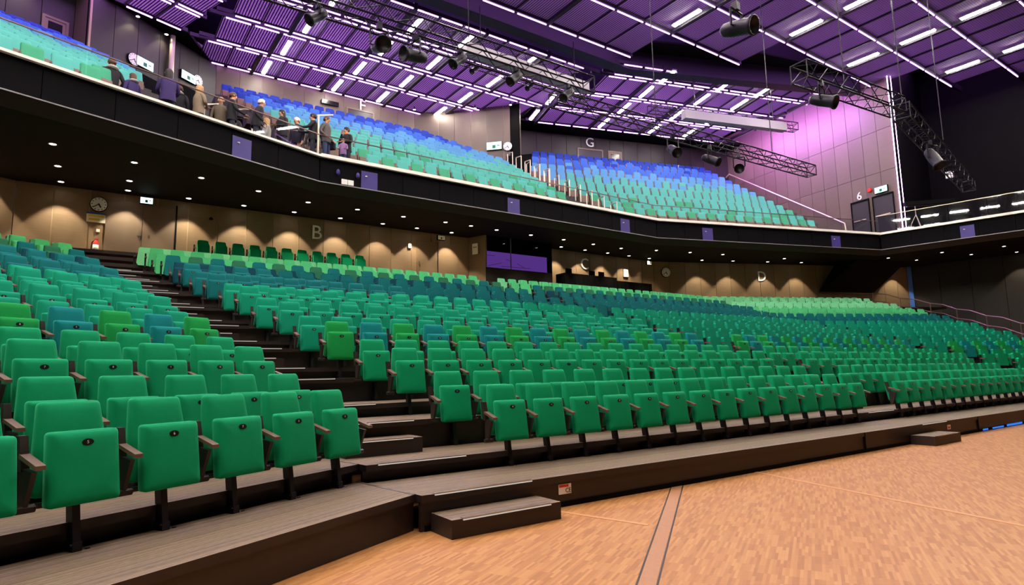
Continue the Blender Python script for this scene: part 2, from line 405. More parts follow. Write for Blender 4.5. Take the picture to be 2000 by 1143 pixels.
aisle(FM, N0M, lambda k: m1l(k) + .36, lambda k: m2f(k) - .36, 'central aisle')

# labels on the platform skirting
lb = MB().box(0, .16, -.004, 0, .12, .215).build('rating_label', M['white']); place(lb, FM.P(3.9, N0M + .016), FM.a)
tag(lb, 'small white and red rating label on the platform skirting beside the entry step', 'label')
MB().box(.008, .125, -.006, -.003, .186, .21).build('red_header', M['red'], lb)
t = link('lettering', text_mesh('CE', .06, .001, M['plate']), lb); t.location = (.118, -.007, .152)
lb2 = MB().box(0, .14, -.004, 0, .14, .22).build('rating_label', M['white']); place(lb2, FM.P(13.0, N0M + .016), FM.a)
tag(lb2, 'small pale pink label on the platform skirting by the central entry step', 'label')
MB().box(.02, .12, -.006, -.003, .155, .19).build('red_header', M['red'], lb2)
for u_ in (9.94, 14.4):
    j = MB().box(-.006, .006, -.004, .03, .02, .3).build('skirting_joint', M['dark']); place(j, FM.P(u_, N0M - .003), FM.a)
    struct(j, 'dark joint between two sections of the front platform')
skl = MB().box(0, 22.1, -.0, .02, 0, .05).build('baseboard_front', M['dark']); place(skl, FM.P(2.45, N0M + .008), FM.a); struct(skl, 'black recessed plinth under the front platform')

# ================================================================== REAR STALLS WALLS (under the balcony)
SOF = 7.6
def panel_wall(name, A, B, z0, z1, mat, pitch=.9, gap=.022, lab=None, thick=.12, zsplit=(), core_mat='dark'):
    A = Vector(A); B = Vector(B); L = (B - A).length; d = (B - A) / L; ang = math.atan2(d.y, d.x)
    core = MB().box(0, L, .03, thick, z0, z1).build(name, M[core_mat]); place(core, (A.x, A.y, 0), ang); struct(core, lab)
    n = max(1, round(L / pitch)); w = L / n; me = {}
    zs = [z0] + list(zsplit) + [z1]
    for a, b in zip(zs[:-1], zs[1:]):
        mm = MB().box(gap / 2, w - gap / 2, 0, .03, a + (gap / 2 if a > z0 else 0), b - gap / 2).mesh('panel', mat)
        for i in range(n):
            p = link('panel', mm, core); p.location = (i * w, 0, 0)
    return core
uc = (32.3 - math.cos(R(22)) * 24) / math.sin(R(22))
Mr = lambda u, n=24: FM.P(u, n)[:2]
wM0 = Mr(-2.0); wMR = Mr(uc)
w = panel_wall('wall_back', wM0, Mr(14.4), ZL, SOF, M['wall'], .95, lab='veneer panelled rear wall of the stalls with the letter B', core_mat='seam')
panel_wall('wall_back', Mr(18.95), wMR, ZL, SOF, M['wall'], .95, lab='veneer panelled rear wall of the stalls with the letter C')
panel_wall('wall_back', wMR, FR.P(33.65, 32.3)[:2], 4.7, SOF, M['wall'], 1.0, lab='veneer panelled rear wall of the stalls with the letter D')
cL = FL.P(-9, 22.3)[:2]
panel_wall('wall_back', cL, wM0, 5.0, SOF, M['wall'], 1.0, lab='rear wall of the left stalls block', core_mat='seam')
rw0 = Vector(FR.P(33.65, 32.3)[:2]); rw1 = rw0 + Vector((math.cos(R(-48)), math.sin(R(-48)))) * 16
panel_wall('wall_right', rw0, rw1, 0, SOF, M['walldark'], 1.6, lab='dark side wall of the stalls beyond the handrail')
bs = MB().box(-.12, .12, -.06, 0, 4.7, SOF).build('trim_1', M['bluestrip']); place(bs, (rw0.x - .05, rw0.y - .1, 0), R(-20)); struct(bs, 'blue vertical corner strip of the stalls')
# left side wall of the room, out of frame
w = MB().box(0, .2, 0, 34, 0, 19).build('wall_left', M['stagewall']); place(w, (-28.2, -12, 0), 0); struct(w, 'black left wall of the hall')
w = MB().box(-28, 40, -.2, 0, 0, 21).build('wall_stage', M['stagewall']); place(w, (0, -12, 0), 0); struct(w, 'black stage wall of the hall')

# control booth
bA = Vector(Mr(14.4, 24)); bB = Vector(Mr(14.75, 23.1)); bC = Vector(Mr(18.6, 23.1)); bD = Vector(Mr(18.95, 24))
def seg_wall(name, A, B, z0, z1, mat, t=.1, lab=None, par=None):
    A = Vector(A); B = Vector(B); d = B - A; o = MB().box(0, d.length, 0, t, z0, z1).build(name, mat); place(o, (A.x, A.y, 0), math.atan2(d.y, d.x))
    return struct(o, lab)
seg_wall('wall_booth', bA, bB, ZL, SOF, M['wall'], lab='angled end wall of the control booth')
seg_wall('wall_booth', bC, bD, ZL, SOF, M['stagewall'], lab='black end wall of the control booth')
seg_wall('wall_booth', bB, bC, ZL, 6.12, M['walldark'], lab='brown parapet below the control booth window')
wd = MB().box(0, 3.85, .05, .06, 6.12, SOF).build('window_1', M['glassdark']); place(wd, (bB.x, bB.y, 0), FM.a); struct(wd, 'dark glazing of the control booth')
for x in (0.02, 1.42, 3.80): MB().box(x, x + .03, .03, .08, 6.12, SOF).build('mullion', M['grey'], wd)
MB().box(0, 3.85, .02, .09, 6.08, 6.13).build('window_sill', M['grey'], wd)
bl = MB().box(.1, 3.78, .32, .34, 6.12, 6.95).build('booth_reflection', M['booth_glow']); place(bl, (bB.x, bB.y, 0), FM.a)  # emissive sheet painted in as the reflection of the violet ceiling grid
tag(bl, 'glowing sheet imitating the violet reflection in the lower control booth window, with painted reflection lines', 'window')
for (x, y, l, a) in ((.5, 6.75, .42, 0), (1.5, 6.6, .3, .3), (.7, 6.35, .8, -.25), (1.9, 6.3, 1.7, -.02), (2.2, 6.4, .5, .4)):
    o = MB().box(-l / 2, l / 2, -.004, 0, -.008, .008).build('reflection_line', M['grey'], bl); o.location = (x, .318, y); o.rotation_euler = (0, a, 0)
bk = MB().box(0, 3.8, .9, 1.0, ZL, SOF).build('wall_booth_back', M['dark']); place(bk, (bB.x, bB.y, 0), FM.a); struct(bk, 'dark back of the control booth')

# rear double door by the left aisle
d1 = MB().box(.38, 1.42, -.045, -.002, ZL, 7.35).build('door_1', M['door']); place(d1, Mr(0, 24) + (0,), FM.a); struct(d1, 'left leaf of the brown double exit door beside the clock')
MB().box(1.30, 1.42, -.075, -.05, 6.19, 6.215).build('door_handle', M['chrome'], d1)
MB().box(1.36, 1.40, -.06, -.045, 6.05, 6.35).build('lock_plate', M['chrome'], d1)
d2 = MB().box(1.44, 2.42, -.045, -.002, ZL, 7.35).build('door_2', M['door']); place(d2, Mr(0, 24) + (0,), FM.a); struct(d2, 'right leaf of the brown double exit door')
MB().box(2.42, 2.47, -.07, -.002, ZL, 7.4).build('door_frame', M['dark'], d2); MB().box(1.62, 1.66, -.06, -.045, 6.15, 6.25).build('lock_plate', M['chrome'], d2)
d3 = MB().box(11.75, 12.75, -.045, -.002, ZL, 7.2).build('door_3', M['wall']); place(d3, Mr(0, 24) + (0,), FM.a); struct(d3, 'panelled door in the rear wall near the control booth')
MB().box(11.83, 11.88, -.08, -.045, 6.1, 6.25).build('door_handle', M['chrome'], d3)
d4 = MB().box(12.8, 13.8, -.045, -.002, ZL, 7.2).build('door_4', M['wall']); place(d4, Mr(0, 24) + (0,), FM.a); struct(d4, 'second panelled door leaf in the rear wall near the control booth')

# ================================================================== BALCONY SLAB, FASCIA, SOFFIT
PF = [Vector(p) for p in ((-15.2, 7.1), (-6.3, 19.75), (7.2, 29.5), (20.7, 33.8), (31.0, 23.2))]
sets = [BL, BM, BR]
dirs = []
for i in range(4):
    d = (PF[i + 1] - PF[i]).normalized(); dirs.append(d)
def offset(i, dist):
    """front polyline vertex i moved outwards (away from the stage) by dist"""
    nn = [Vector((-d.y, d.x)) for d in dirs]
    if i == 0: return PF[0] + nn[0] * dist
    if i == 4: return PF[4] + nn[3] * dist
    a, b = nn[i - 1], nn[i]; m = (a + b).normalized(); return PF[i] + m * (dist / m.dot(a))
# soffit (follows the front line, runs back to the rear walls)
rear = [Vector(cL), Vector(wM0), Vector(wMR), rw0, rw1]
for i in range(4):
    a, b = offset(i, .35), offset(i + 1, .35)
    o = MB().prism([a, b, rear[i + 1] + (rear[i + 1] - b) * .03, rear[i] + (rear[i] - a) * .03], SOF, SOF + .1).build('ceiling_soffit', M['soffit'])
    struct(o, 'dark soffit under the balcony, section %s from the left wall' % ORD[i])
# fascia: sloped lower band, black cloth panels, white nosing
seg_names = ['left', 'middle', 'right', 'side wing']
for i in range(4):
    A, B = PF[i], PF[i + 1]; L = (B - A).length; ang = math.atan2(dirs[i].y, dirs[i].x)
    a0, b0 = offset(i, .35), offset(i + 1, .35)
    band = MB(); band.add([(A.x, A.y, 7.78), (B.x, B.y, 7.78), (b0.x, b0.y, 7.5), (a0.x, a0.y, 7.5), (a0.x, a0.y, 7.62), (b0.x, b0.y, 7.62)],
                          [(0, 3, 2, 1), (3, 4, 5, 2)])
    struct(band.build('trim_band', M['fband']), 'sloping brown band under the %s balcony front' % seg_names[i])
    core = MB().box(0, L, .12, .2, 7.76, 8.62).build('wall_fascia', M['dark']); place(core, (A.x, A.y, 0), ang); struct(core, 'black balcony fascia of the %s section' % seg_names[i])
    lip = MB().box(0, L, .0, .06, 7.76, 7.79).build('lip', M['grey'], core)
    n = max(1, round(L / 1.5)); wdt = L / n
    me = MB().box(.008, wdt - .008, .06, .12, 7.79, 8.62).mesh('fascia_panel', M['fascia'])
    for j in range(n):
        p = link('fascia_panel', me, core); p.location = (j * wdt, 0, 0)
    ed = MB(); e0, e1 = offset(i, .0), offset(i + 1, .0)
    o1, o2 = offset(i, -.06), offset(i + 1, -.06); o3, o4 = offset(i, .22), offset(i + 1, .22)
    tk = .12 if i else .07
    ed.add([(o1.x, o1.y, 8.62), (o2.x, o2.y, 8.62), (o4.x, o4.y, 8.62), (o3.x, o3.y, 8.62), (o1.x, o1.y, 8.62 + tk), (o2.x, o2.y, 8.62 + tk), (o4.x, o4.y, 8.62 + tk), (o3.x, o3.y, 8.62 + tk)],
           [(0, 3, 2, 1), (4, 5, 6, 7), (0, 1, 5, 4), (2, 3, 7, 6), (1, 2, 6, 5), (0, 4, 7, 3)])
    struct(ed.build('trim_edge', M['edge']), 'white edge strip along the %s balcony front' % seg_names[i])
# fascia panels with reflected violet light painted into their colour
for (x, y), i in (((-7.93, 17.5), 0), ((-4.9, 20.78), 1), ((.21, 24.36), 1), ((5.41, 28.2), 1), ((9.95, 30.42), 2), ((17.66, 33.1), 2), ((23.4, 30.9), 3)):
    s = (Vector((x, y)) - PF[i]).dot(dirs[i]); q = PF[i] + dirs[i] * s
    p = MB().box(-.3, .3, .035, .062, 7.79, 8.42).build('fascia_hatch', M['purple_panel']); place(p, (q.x, q.y, 0), math.atan2(dirs[i].y, dirs[i].x))
    tag(p, 'panel set into the black balcony fascia, reflected violet light put into its colour', 'panel', 'violet-lit fascia panels')
    MB().lathe([(.04, 0), (.04, .03)], 10, (-.12, .03, 8.22)).build('socket', M['white'], p)
# white twin boxes and emblems on the fascia
for s in (-.11, .11):
    q = PF[1] + dirs[1] * .95
    o = MB().box(s - .1, s + .1, .02, .06, 7.82, 8.0).build('wall_box', M['white']); place(o, (q.x, q.y, 0), BM.a); tag(o, 'white square connection box low on the black balcony fascia', 'box', 'twin connection boxes')
for s in (-.35, .35):
    q = PF[1] + dirs[1] * .95
    o = MB().lathe([(.0, -.12), (.06, -.06), (.07, 0), (.05, .07), (.0, .12)], 8).build('fascia_lamp', M['purple_panel']); place(o, (q.x + dirs[1].x * s, q.y + dirs[1].y * s, 8.2)); tag(o, 'small violet oval lamp on the black balcony fascia', 'lamp', 'oval fascia lamps')

# balcony floor deck and tiers
bal = [('left', BL, 16.55, .47, 14), ('middle', BM, 19.92, .50, 14), ('right', BR, 25.78, .53, 14)]
BZ = 8.62; BD = .85
def bz(b, k): return BZ + {'left': .47, 'middle': .50, 'right': .53}[b] * k
bl_f = lambda k: max(1.4, 1.6); bl_l = lambda k: 6.0 + .55 * min(k, 5) + .12 * max(0, min(k, 8) - 5) - .15 * max(0, k - 8)
bm_f = lambda k: [8.5, 7.9, 7.5, 7.2][k] if k < 4 else 7.0 - .2 * (k - 4)
bm_l = lambda k: 17.6 + .15 * min(k, 8) - .5 * max(0, k - 8)
br_f = lambda k: 14.5 - .25 * min(k, 8) + (.35 * (k - 8) if k > 8 else 0)
br_l = lambda k: 26.5 + .08 * k
BEND = {'left': (bl_f, bl_l), 'middle': (bm_f, bm_l), 'right': (br_f, br_l)}
for b, F, n0, rise, nr in bal:
    f, l = BEND[b]
    ext = {'left': (.6, .5), 'middle': (.6, 1.6), 'right': (1.3, 1.3)}[b]
    for k in range(nr):
        na = n0 + .42 + BD * k; nb = na + BD + (.02 if k < nr - 1 else .9)
        ua, ub = f(k) - ext[0], l(k) + ext[1]
        if k == 0 and b == 'left': na = n0 + .2
        o = MB().box(0, ub - ua, 0, nb - na, bz(b, k) - rise - .05 if k else bz(b, k) - .1, bz(b, k)).build('floor_balcony_tier', M['carpet2']); place(o, F.P(ua, na), F.a)
        struct(o, 'speckled balcony tier of the %s row in the %s balcony block' % (ORD[k], b))
# landing where the visitors stand
fb = MB()
for i in range(4):
    w_ = 1.1 if i < 3 else 6.0
    fb.prism([offset(i, .2), offset(i + 1, .2), offset(i + 1, w_), offset(i, w_)], BZ - .09, BZ - .01)
fb.prism([Vector(BL.P(6.4, 17.5)[:2]), offset(1, .9), Vector(BM.P(7.0, 20.9)[:2]), Vector(BM.P(7.0, 23.6)[:2]), Vector(BM.P(3.2, 23.6)[:2]), Vector(BL.P(8.8, 21.0)[:2]), Vector(BL.P(6.4, 20.5)[:2])], BZ - .1, BZ - .012)
struct(fb.build('floor_balcony', M['carpet2']), 'speckled carpet walkway along the balcony front')

# balcony rear walls
wl = [BL.P(-6, 29.6), BL.P(9.3, 29.6), BL.P(9.5, 28.6), BM.P(5.0, 34.2), BM.P(16.6, 34.2), BM.P(17.9, 33.4), BM.P(21.6, 29.6), BR.P(11.3, 35.2), BR.P(12.2, 38.3), BR.P(30.2, 38.3)]
names = ['rear wall of the left balcony', 'pale pillar wall beside the left balcony exit', 'dark wall with two lit exit signs between left and middle balcony',
         'veneer rear wall of the middle balcony with the letter F', 'angled wall end of the middle balcony', 'veneer wall with clock and exit sign between middle and right balcony', 'dark wall behind the vomitory door', 'return wall at the right balcony rear', 'dark rear wall of the right balcony with the letter G']
mats = ['walldark', 'wall2', 'walldark', 'wall2', 'wall2', 'wall2', 'walldark', 'walldark', 'walldark']
pts_w = [Vector(p[:2]) for p in wl]
for i in range(len(pts_w) - 1):
    panel_wall('wall_balcony', pts_w[i], pts_w[i + 1], 8.0, CZ + .6, M[mats[i]], 1.15, lab=names[i], core_mat='seam' if mats[i] == 'wall2' else 'dark')
# side wall with LED corner
S0 = Vector((22.1, 33.95)); KS = 1.0722
def sz(z): return 1.3 + (z - 1.3) * KS
sd = Vector((math.cos(R(114)), math.sin(R(114))))
S1 = S0 + sd * 9.0
panel_wall('wall_side', S1 + sd * 4.25, S0, 8.4, CZ + 1.2, M['wall2'], .95, lab='tall veneer side wall washed with violet light beside the number 6', zsplit=(12.6, 15.1))
led = MB().box(-.018, .018, -.018, .018, 8.65, CZ + .5).build('corner_light', M['led2']); place(led, (S0.x - .04, S0.y - .1, 0), R(114)); tag(led, 'tall thin violet light line down the corner of the veneer side wall', 'light')
led = MB().box(-.012, .012, -.012, .012, 8.65, CZ + .5).build('corner_light', M['led2']); place(led, (S0.x + .2, S0.y - .04, 0), R(114)); tag(led, 'second slim violet light line on the black wall edge beside the veneer side wall', 'light')
# black walls of the stage side
q = [S0 + Vector((.02, .1)), Vector((27.5, 39.0)), Vector((36.0, 27.0)), Vector((40, 10))]
for i in range(3):
    seg_wall('wall_black', q[i], q[i + 1], 0 if i else 8.4, 21, M['stagewall'], .15, 'tall black wall beyond the side wing, section %s' % ORD[i])
rw = MB().box(0, .2, -12, 12, 0, 21).build('wall_right', M['stagewall']); place(rw, (40, 0, 0)); struct(rw, 'black right wall of the hall')
# double doors on the side wall
for nm, s0, s1, lab in (('door_5', 22.2, 23.3, 'dark exit door under the number 6 on the balcony side wall'), ('door_6', 20.8, 22.0, 'second dark exit door nearest the violet corner line')):
    F = Frame(114); c = S0.dot(F.n); s0 *= KS; s1 *= KS
    o = MB().box(-s1, -s0, -.05, -.01, 8.62, 11.15).build(nm, M['doordark']); place(o, F.P(0, c), F.a + math.pi); 
    struct(o, lab)
    MB().box(-s1 + .15, -s0 - .25, -.13, -.09, 10.0, 10.05).build('push_bar', M['rail'], o); MB().box(-s1, -s0, -.1, -.02, 11.15, 11.24).build('door_frame', M['dark'], o)
    MB().box(-s0 - .04, -s0, -.1, -.02, 8.62, 11.15).build('door_frame', M['dark'], o); MB().box(-s1, -s1 + .04, -.1, -.02, 8.62, 11.15).build('door_frame', M['dark'], o)

ub_ = emit('blue_under_light', (.05, .25, 1), .8)
e = empty('under_platform_light', FM.P(14.6, N0M - .005, 0), FM.a); tag(e, 'blue light glimpsed in the gap under the front platform', 'light')
for x_, w_ in ((0, .25), (.5, .6), (1.3, .9), (2.5, 1.4), (4.2, 1.8)): MB().box(x_, x_ + w_, 0, .008, .015, .045 + .01 * (x_ > 1)).build('light_gap', ub_, e)

# ================================================================== SEATS
def outline(wb, wt, h, rb, rtp, seg):
    """rounded outline in (x,z): bottom width wb, top width wt"""
    pts = []
    for cx, cz, r_, a0 in ((wb / 2, 0, rb, -90), (wt / 2, h, rtp, 0), (-wt / 2, h, rtp, 90), (-wb / 2, 0, rb, 180)):
        sx = 1 if cx > 0 else -1; sz = 1 if cz == 0 else -1
        ox, oz = cx - sx * r_, cz + sz * r_
        for i in range(seg + 1):
            t = R(a0 + 90 * i / seg); pts.append((ox + r_ * math.cos(t), oz + r_ * math.sin(t)))
    return pts
def slab(m, wb, wt, h, t, z0, y0, lean, rb=.03, rtp=.05, seg=4, bev=.02, bulge=.012, mi=0, levels=True):
    """upholstered pad standing in xz, front at -y, leaning back by lean (dy per dz)"""
    o = outline(wb, wt, h, rb, rtp, seg); n = len(o)
    cx, cz = 0, h / 2
    lv = [(-t / 2 - bulge, .45), (-t / 2 - bulge * .9, .78), (-t / 2 - bulge * .3, None, bev), (-t / 2 + bev * .35, None, bev * .35), (-t / 2 + bev, None, 0), (t / 2 - bev * .7, None, 0), (t / 2, None, bev)] if levels else [(-t / 2, None, bev * .5), (t / 2, None, bev * .5)]
    v = []; f = []
    for L in lv:
        for (x, z) in o:
            if L[1] is not None: x2, z2 = cx + (x - cx) * L[1], cz + (z - cz) * L[1]
            else:
                d = L[2]; x2 = x - math.copysign(min(abs(x), d), x); z2 = cz + (z - cz) * (1 - 2 * d / h)
            v.append((x2, y0 + L[0] + lean * z2, z0 + z2))
    for k in range(len(lv) - 1):
        for i in range(n):
            j = (i + 1) % n; f.append((k * n + i, k * n + j, (k + 1) * n + j, (k + 1) * n + i))
    if levels:
        v.append((0, y0 - t / 2 - bulge + lean * cz, z0 + cz)); c_ = len(v) - 1
        f += [(c_, (i + 1) % n, i) for i in range(n)]
    else: f.append(tuple(range(n))[::-1])
    f.append(tuple(range((len(lv) - 1) * n, len(lv) * n)))
    m.add(v, f, mi); return m
PITCH = .55
def back_mesh(c, hi=True):
    return slab(MB(), .455, .35, .55, .075, .335, .04, .20, .03, .032, 4 if hi else 1, .018, .012, levels=hi)
def pan_mesh(c, hi=True):
    return slab(MB(), .405, .392, .43, .085, .282, -.085, .13, .022, .026, 4 if hi else 1, .018, .014, levels=hi)
def pedestal_mb():
    m = MB(); m.add([(-.022, -.05, .05), (.022, -.05, .05), (.022, .025, .05), (-.022, .025, .05), (-.022, .0, .36), (.022, .0, .36), (.022, .07, .36), (-.022, .07, .36)],
                    [(0, 3, 2, 1), (4, 5, 6, 7), (0, 1, 5, 4), (1, 2, 6, 5), (2, 3, 7, 6), (3, 0, 4, 7)])
    m.box(-.027, .027, -.06, .04, 0, .055); m.box(-.2, .2, .0, .035, .28, .31)
    m.tube((-.027, -.05, .04), (-.04, -.05, .04), .008, 6); m.tube((.05, -.05, .006), (.075, -.05, .006), .006, 6)
    return m
def arm_mb():
    m = MB()
    # upright board between two backrests
    m.add([(-.022, .0, .50), (.022, .0, .50), (.022, .05, .50), (-.022, .05, .50), (-.022, .045, .70), (.022, .045, .70), (.022, .10, .70), (-.022, .10, .70)],
          [(0, 3, 2, 1), (4, 5, 6, 7), (0, 1, 5, 4), (1, 2, 6, 5), (2, 3, 7, 6), (3, 0, 4, 7)])
    # bracket
    m.add([(-.015, -.10, .50), (.015, -.10, .50), (.015, .03, .52), (-.015, .03, .52), (-.012, -.03, .30), (.012, -.03, .30), (.012, .03, .30), (-.012, .03, .30)],
          [(0, 1, 2, 3), (4, 7, 6, 5), (0, 4, 5, 1), (1, 5, 6, 2), (2, 6, 7, 3), (3, 7, 4, 0)])
    m.tube((-.05, -.02, .29), (.05, -.02, .29), .022, 7)
    return m
def armpad_mb():
    m = MB(); m.add([(-.026, -.165, .515), (.026, -.165, .515), (.026, .03, .575), (-.026, .03, .575), (-.026, -.165, .54), (.026, -.165, .54), (.026, .03, .60), (-.026, .03, .60)],
                    [(0, 3, 2, 1), (4, 5, 6, 7), (0, 1, 5, 4), (1, 2, 6, 5), (2, 3, 7, 6), (3, 0, 4, 7)]); return m
MEB = {}; MEP = {}
for c in ('green', 'lime', 'blueteal', 'teal', 'dteal', 'navy', 'olive', 'mint', 'mint2'):
    MEB[c] = back_mesh(c).mesh('backrest', FAB[c], True); MEP[c] = pan_mesh(c).mesh('seat_pan', FAB[c], True)
ME_PED = pedestal_mb().mesh('pedestal', M['black_metal']); ME_ARM = arm_mb().mesh('armrest', M['skirt']); ME_PAD = armpad_mb().mesh('arm_pad', M['arm_wood'])
pm = MB(); pn = 16
pm.add([(.034 * math.cos(2 * math.pi * i / pn), -.003, .02 * math.sin(2 * math.pi * i / pn)) for i in range(pn)] + [(.034 * math.cos(2 * math.pi * i / pn), .004, .02 * math.sin(2 * math.pi * i / pn)) for i in range(pn)],
       [tuple(range(pn))] + [(i, pn + i, pn + (i + 1) % pn, (i + 1) % pn) for i in range(pn)])
ME_PLATE = pm.mesh('number_plate', M['plate'])
NUM = {}
def num_mesh(i):
    if i not in NUM: NUM[i] = text_mesh(str(i), .026, .0004, M['ink'])
    return NUM[i]

def row_colour(k, i, right=False):
    if right and k >= 11: return 'dteal' if k == 11 else ('mint' if k < 14 else 'mint2')
    if k < 4: return 'green'
    if k == 4: return 'lime' if i % 2 == 0 else 'blueteal'
    if k < 10: return 'teal'
    if k < 13: return 'dteal'
    if k == 13: return 'navy'
    if k == 14: return 'olive' if i % 2 else 'dteal'
    if k == 15: return 'mint'
    return 'mint' if k == 16 else 'mint2'
CN = {'green': 'green', 'lime': 'grass green', 'blueteal': 'blue teal', 'teal': 'sea green', 'dteal': 'dark teal', 'navy': 'navy teal', 'olive': 'dark green', 'mint': 'mint green', 'mint2': 'pale mint'}
seats = []      # (F, u, n, z, colour, number, block phrase, row, index, last?)
def add_row(F, n0, k, ua, ub, blk, num0, step=1, colour=None, z=None, rowname=None, n=None):
    cnt = max(1, round((ub - ua) / PITCH)); d = (ub - ua) / cnt
    for i in range(cnt + 1):
        u_ = ua + d * i
        seats.append(dict(F=F, u=u_, n=(n0 + DP * k + (.88 if F is FL else .93)) if n is None else n, z=tz(k) if z is None else z, c=colour or row_colour(k, i, F is FR), num=num0 + step * i, blk=blk, row=rowname or ORD[k] + ' row', last=(i == cnt), w=d, first=(i == 0), pos=ORD[(cnt - i) if blk.startswith('left') else i] if (cnt - i if blk.startswith('left') else i) < 30 else 'far'))
for k in range(18):
    e = 9 + round(.75 * k)
    ub = l_l(k); cnt = 18
    s0 = len(seats); add_row(FL, N0L, k, ub - PITCH * cnt, ub, 'left of the stairs below the wall clock', e - cnt)
    add_row(FM, N0M, k, m1f(k), m1l(k), 'right of the stairs, letter B block', e + 1)
    c1 = round((m1l(k) - m1f(k)) / PITCH) + 1
    add_row(FM, N0M, k, m2f(k), m2l(k), 'past the central steps, letter C block', e + 1 + c1)
    add_row(FR, N0R, k, r_f(k) + .2, r_l(k), 'from the steps, letter D block', 45)
add_row(FM, N0M, 0, 3.2, 8.8, 'from the door, under letter B', 11, colour='green', z=ZL, rowname='wall row', n=22.95)
vis = []
for s in seats:
    q = project(s['F'].P(s['u'], s['n'], s['z'] + .6)); s['p'] = q
    if q and -700 < q[0] < 2700 and q[1] < 2200: vis.append(s); s['in'] = -70 < q[0] < 2070 and -50 < q[1] < 1250
vis.sort(key=lambda s: s['p'][2])
near = [s for s in vis if s['in']][:300]; ids_ = set(map(id, near)); far = [s for s in vis if id(s) not in ids_]
GRP = 'tip-up seats of the stalls'
for s in near:
    F = s['F']; e = empty('theatre_seat', F.P(s['u'], s['n'], s['z']), F.a)
    tag(e, '%s tip-up seat, %s, %s %s' % (CN[s['c']], s['row'], s['pos'], s['blk']), 'seat', GRP)
    link('backrest', MEB[s['c']], e); p = link('seat_pan', MEP[s['c']], e); link('pedestal', ME_PED, e)
    pl_ = link('number_plate', ME_PLATE, p); pl_.location = (0, -.085 - .0425 - .0135 + .13 * .36, .282 + .36); pl_.rotation_euler = (-math.atan(.13), 0, 0)
    if s['num'] > 0 and s['p'][2] < 15:
        # numeral is a sub-part of the pan, standing just proud of the plate
        nm_ = link('numeral', num_mesh(s['num']), p); nm_.location = (0, pl_.location.y - .0038, pl_.location.z); nm_.rotation_euler = (-math.atan(.13), 0, 0)
    for sgn in ((-1, 1) if s['last'] else (-1,)):
        a = link('armrest', ME_ARM, e); a.location = (sgn * s['w'] / 2, 0, 0)
        b = link('arm_pad', ME_PAD, a)
# the remaining seats, joined
def low_seat():
    parts = []
    m = back_mesh(None, False); nb_ = len(m.f); m2 = pan_mesh(None, False)
    parts.append((m.v, m.f, 0)); parts.append((m2.v, m2.f, 0))
    m3 = MB().box(-.035, .035, -.05, .05, 0, .3); m3.box(-.275 - .02, -.275 + .02, 0, .07, .3, .68); parts.append((m3.v, m3.f, 1))
    m4 = MB().box(-.275 - .025, -.275 + .025, -.15, .03, .54, .57); parts.append((m4.v, m4.f, 2)); return parts
def join_stuff(name, lst, parts_of, mats, label, cat):
    V = []; Fc = []; MI = []; off = 0
    for s in lst:
        ca, sa = math.cos(s['F'].a), math.sin(s['F'].a); P = s['F'].P(s['u'], s['n'], s['z'])
        for v, f, mi in parts_of(s):
            A = np.array(v); X = np.empty_like(A)
            X[:, 0] = A[:, 0] * ca - A[:, 1] * sa + P[0]; X[:, 1] = A[:, 0] * sa + A[:, 1] * ca + P[1]; X[:, 2] = A[:, 2] + P[2]
            V.append(X); Fc += [tuple(i + off for i in q) for q in f]; MI += [mi] * len(f); off += len(A)
    me = bpy.data.meshes.new(name); me.from_pydata(np.vstack(V).tolist(), [], Fc)
    for x in mats: me.materials.append(x)
    me.polygons.foreach_set('material_index', MI); me.update()
    return tag(link(name, me), label, cat, None, 'stuff')
LS = low_seat(); keys = list(MEB.keys())
def stall_parts(s):
    ci = keys.index(s['c']); return [(LS[0][0], LS[0][1], ci), (LS[1][0], LS[1][1], ci), (LS[2][0], LS[2][1], len(keys)), (LS[3][0], LS[3][1], len(keys) + 1)]
join_stuff('theatre_seats', far, stall_parts, [FAB[c] for c in keys] + [M['black_metal'], M['arm_wood']], 'many green teal and mint tip-up seats filling the farther stalls rows', 'seats')

# ---- balcony seats: coloured pads over brown plywood shells
def b_back(hi=True): return slab(MB(), .49, .47, .52, .08, .40, .03, .2, .03, .05, 3 if hi else 1, .018, .012, levels=hi)
def b_shell(hi=True): return slab(MB(), .44, .47, .40, .05, .14, -.10, .16, .06, .03, 3 if hi else 1, .012, .004, levels=hi)
def b_leg(): 
    m = MB(); m.box(-.03, .03, -.04, .06, 0, .2); m.box(-.285, -.25, -.06, .08, .0, .60); return m
BBACK = {c: b_back().mesh('backrest', FAB[c], True) for c in ('b_green', 'b_aqua', 'b_sky', 'b_blue', 'b_deep')}
ME_SH = b_shell().mesh('seat_shell', M['shell'], True); ME_BL = b_leg().mesh('pedestal', M['shell'])
def b_colour(k, i, r):
    if k == 0: return 'b_green' if i % 2 else 'b_aqua'
    x = k + r * 2.2 - 1.1
    if x < 3: return 'b_green' if r > .8 else 'b_aqua'
    if x < 6.4: return 'b_aqua'
    if x < 9.2: return 'b_sky'
    if x < 11.6: return 'b_blue'
    return 'b_deep'
BCN = {'b_green': 'sea green', 'b_aqua': 'aqua', 'b_sky': 'sky blue', 'b_blue': 'mid blue', 'b_deep': 'deep blue'}
bseats = []
for b, F, n0, rise, nr in bal:
    f, l = BEND[b]
    for k in range(nr):
        ua, ub = f(k), l(k); cnt = math.floor((ub - ua) / .575)
        for i in range(cnt + 1):
            bseats.append(dict(F=F, u=ua + (ub - ua) * i / cnt, n=n0 + .42 + BD * k + .62, z=bz(b, k), c=b_colour(k, i, rng.random()), b=b, k=k, i=i))
bv = []
for s in bseats:
    q = project(s['F'].P(s['u'], s['n'], s['z'] + .6))
    if q and -500 < q[0] < 2300: s['p'] = q; s['in'] = -40 < q[0] < 2040 and -40 < q[1]; bv.append(s)
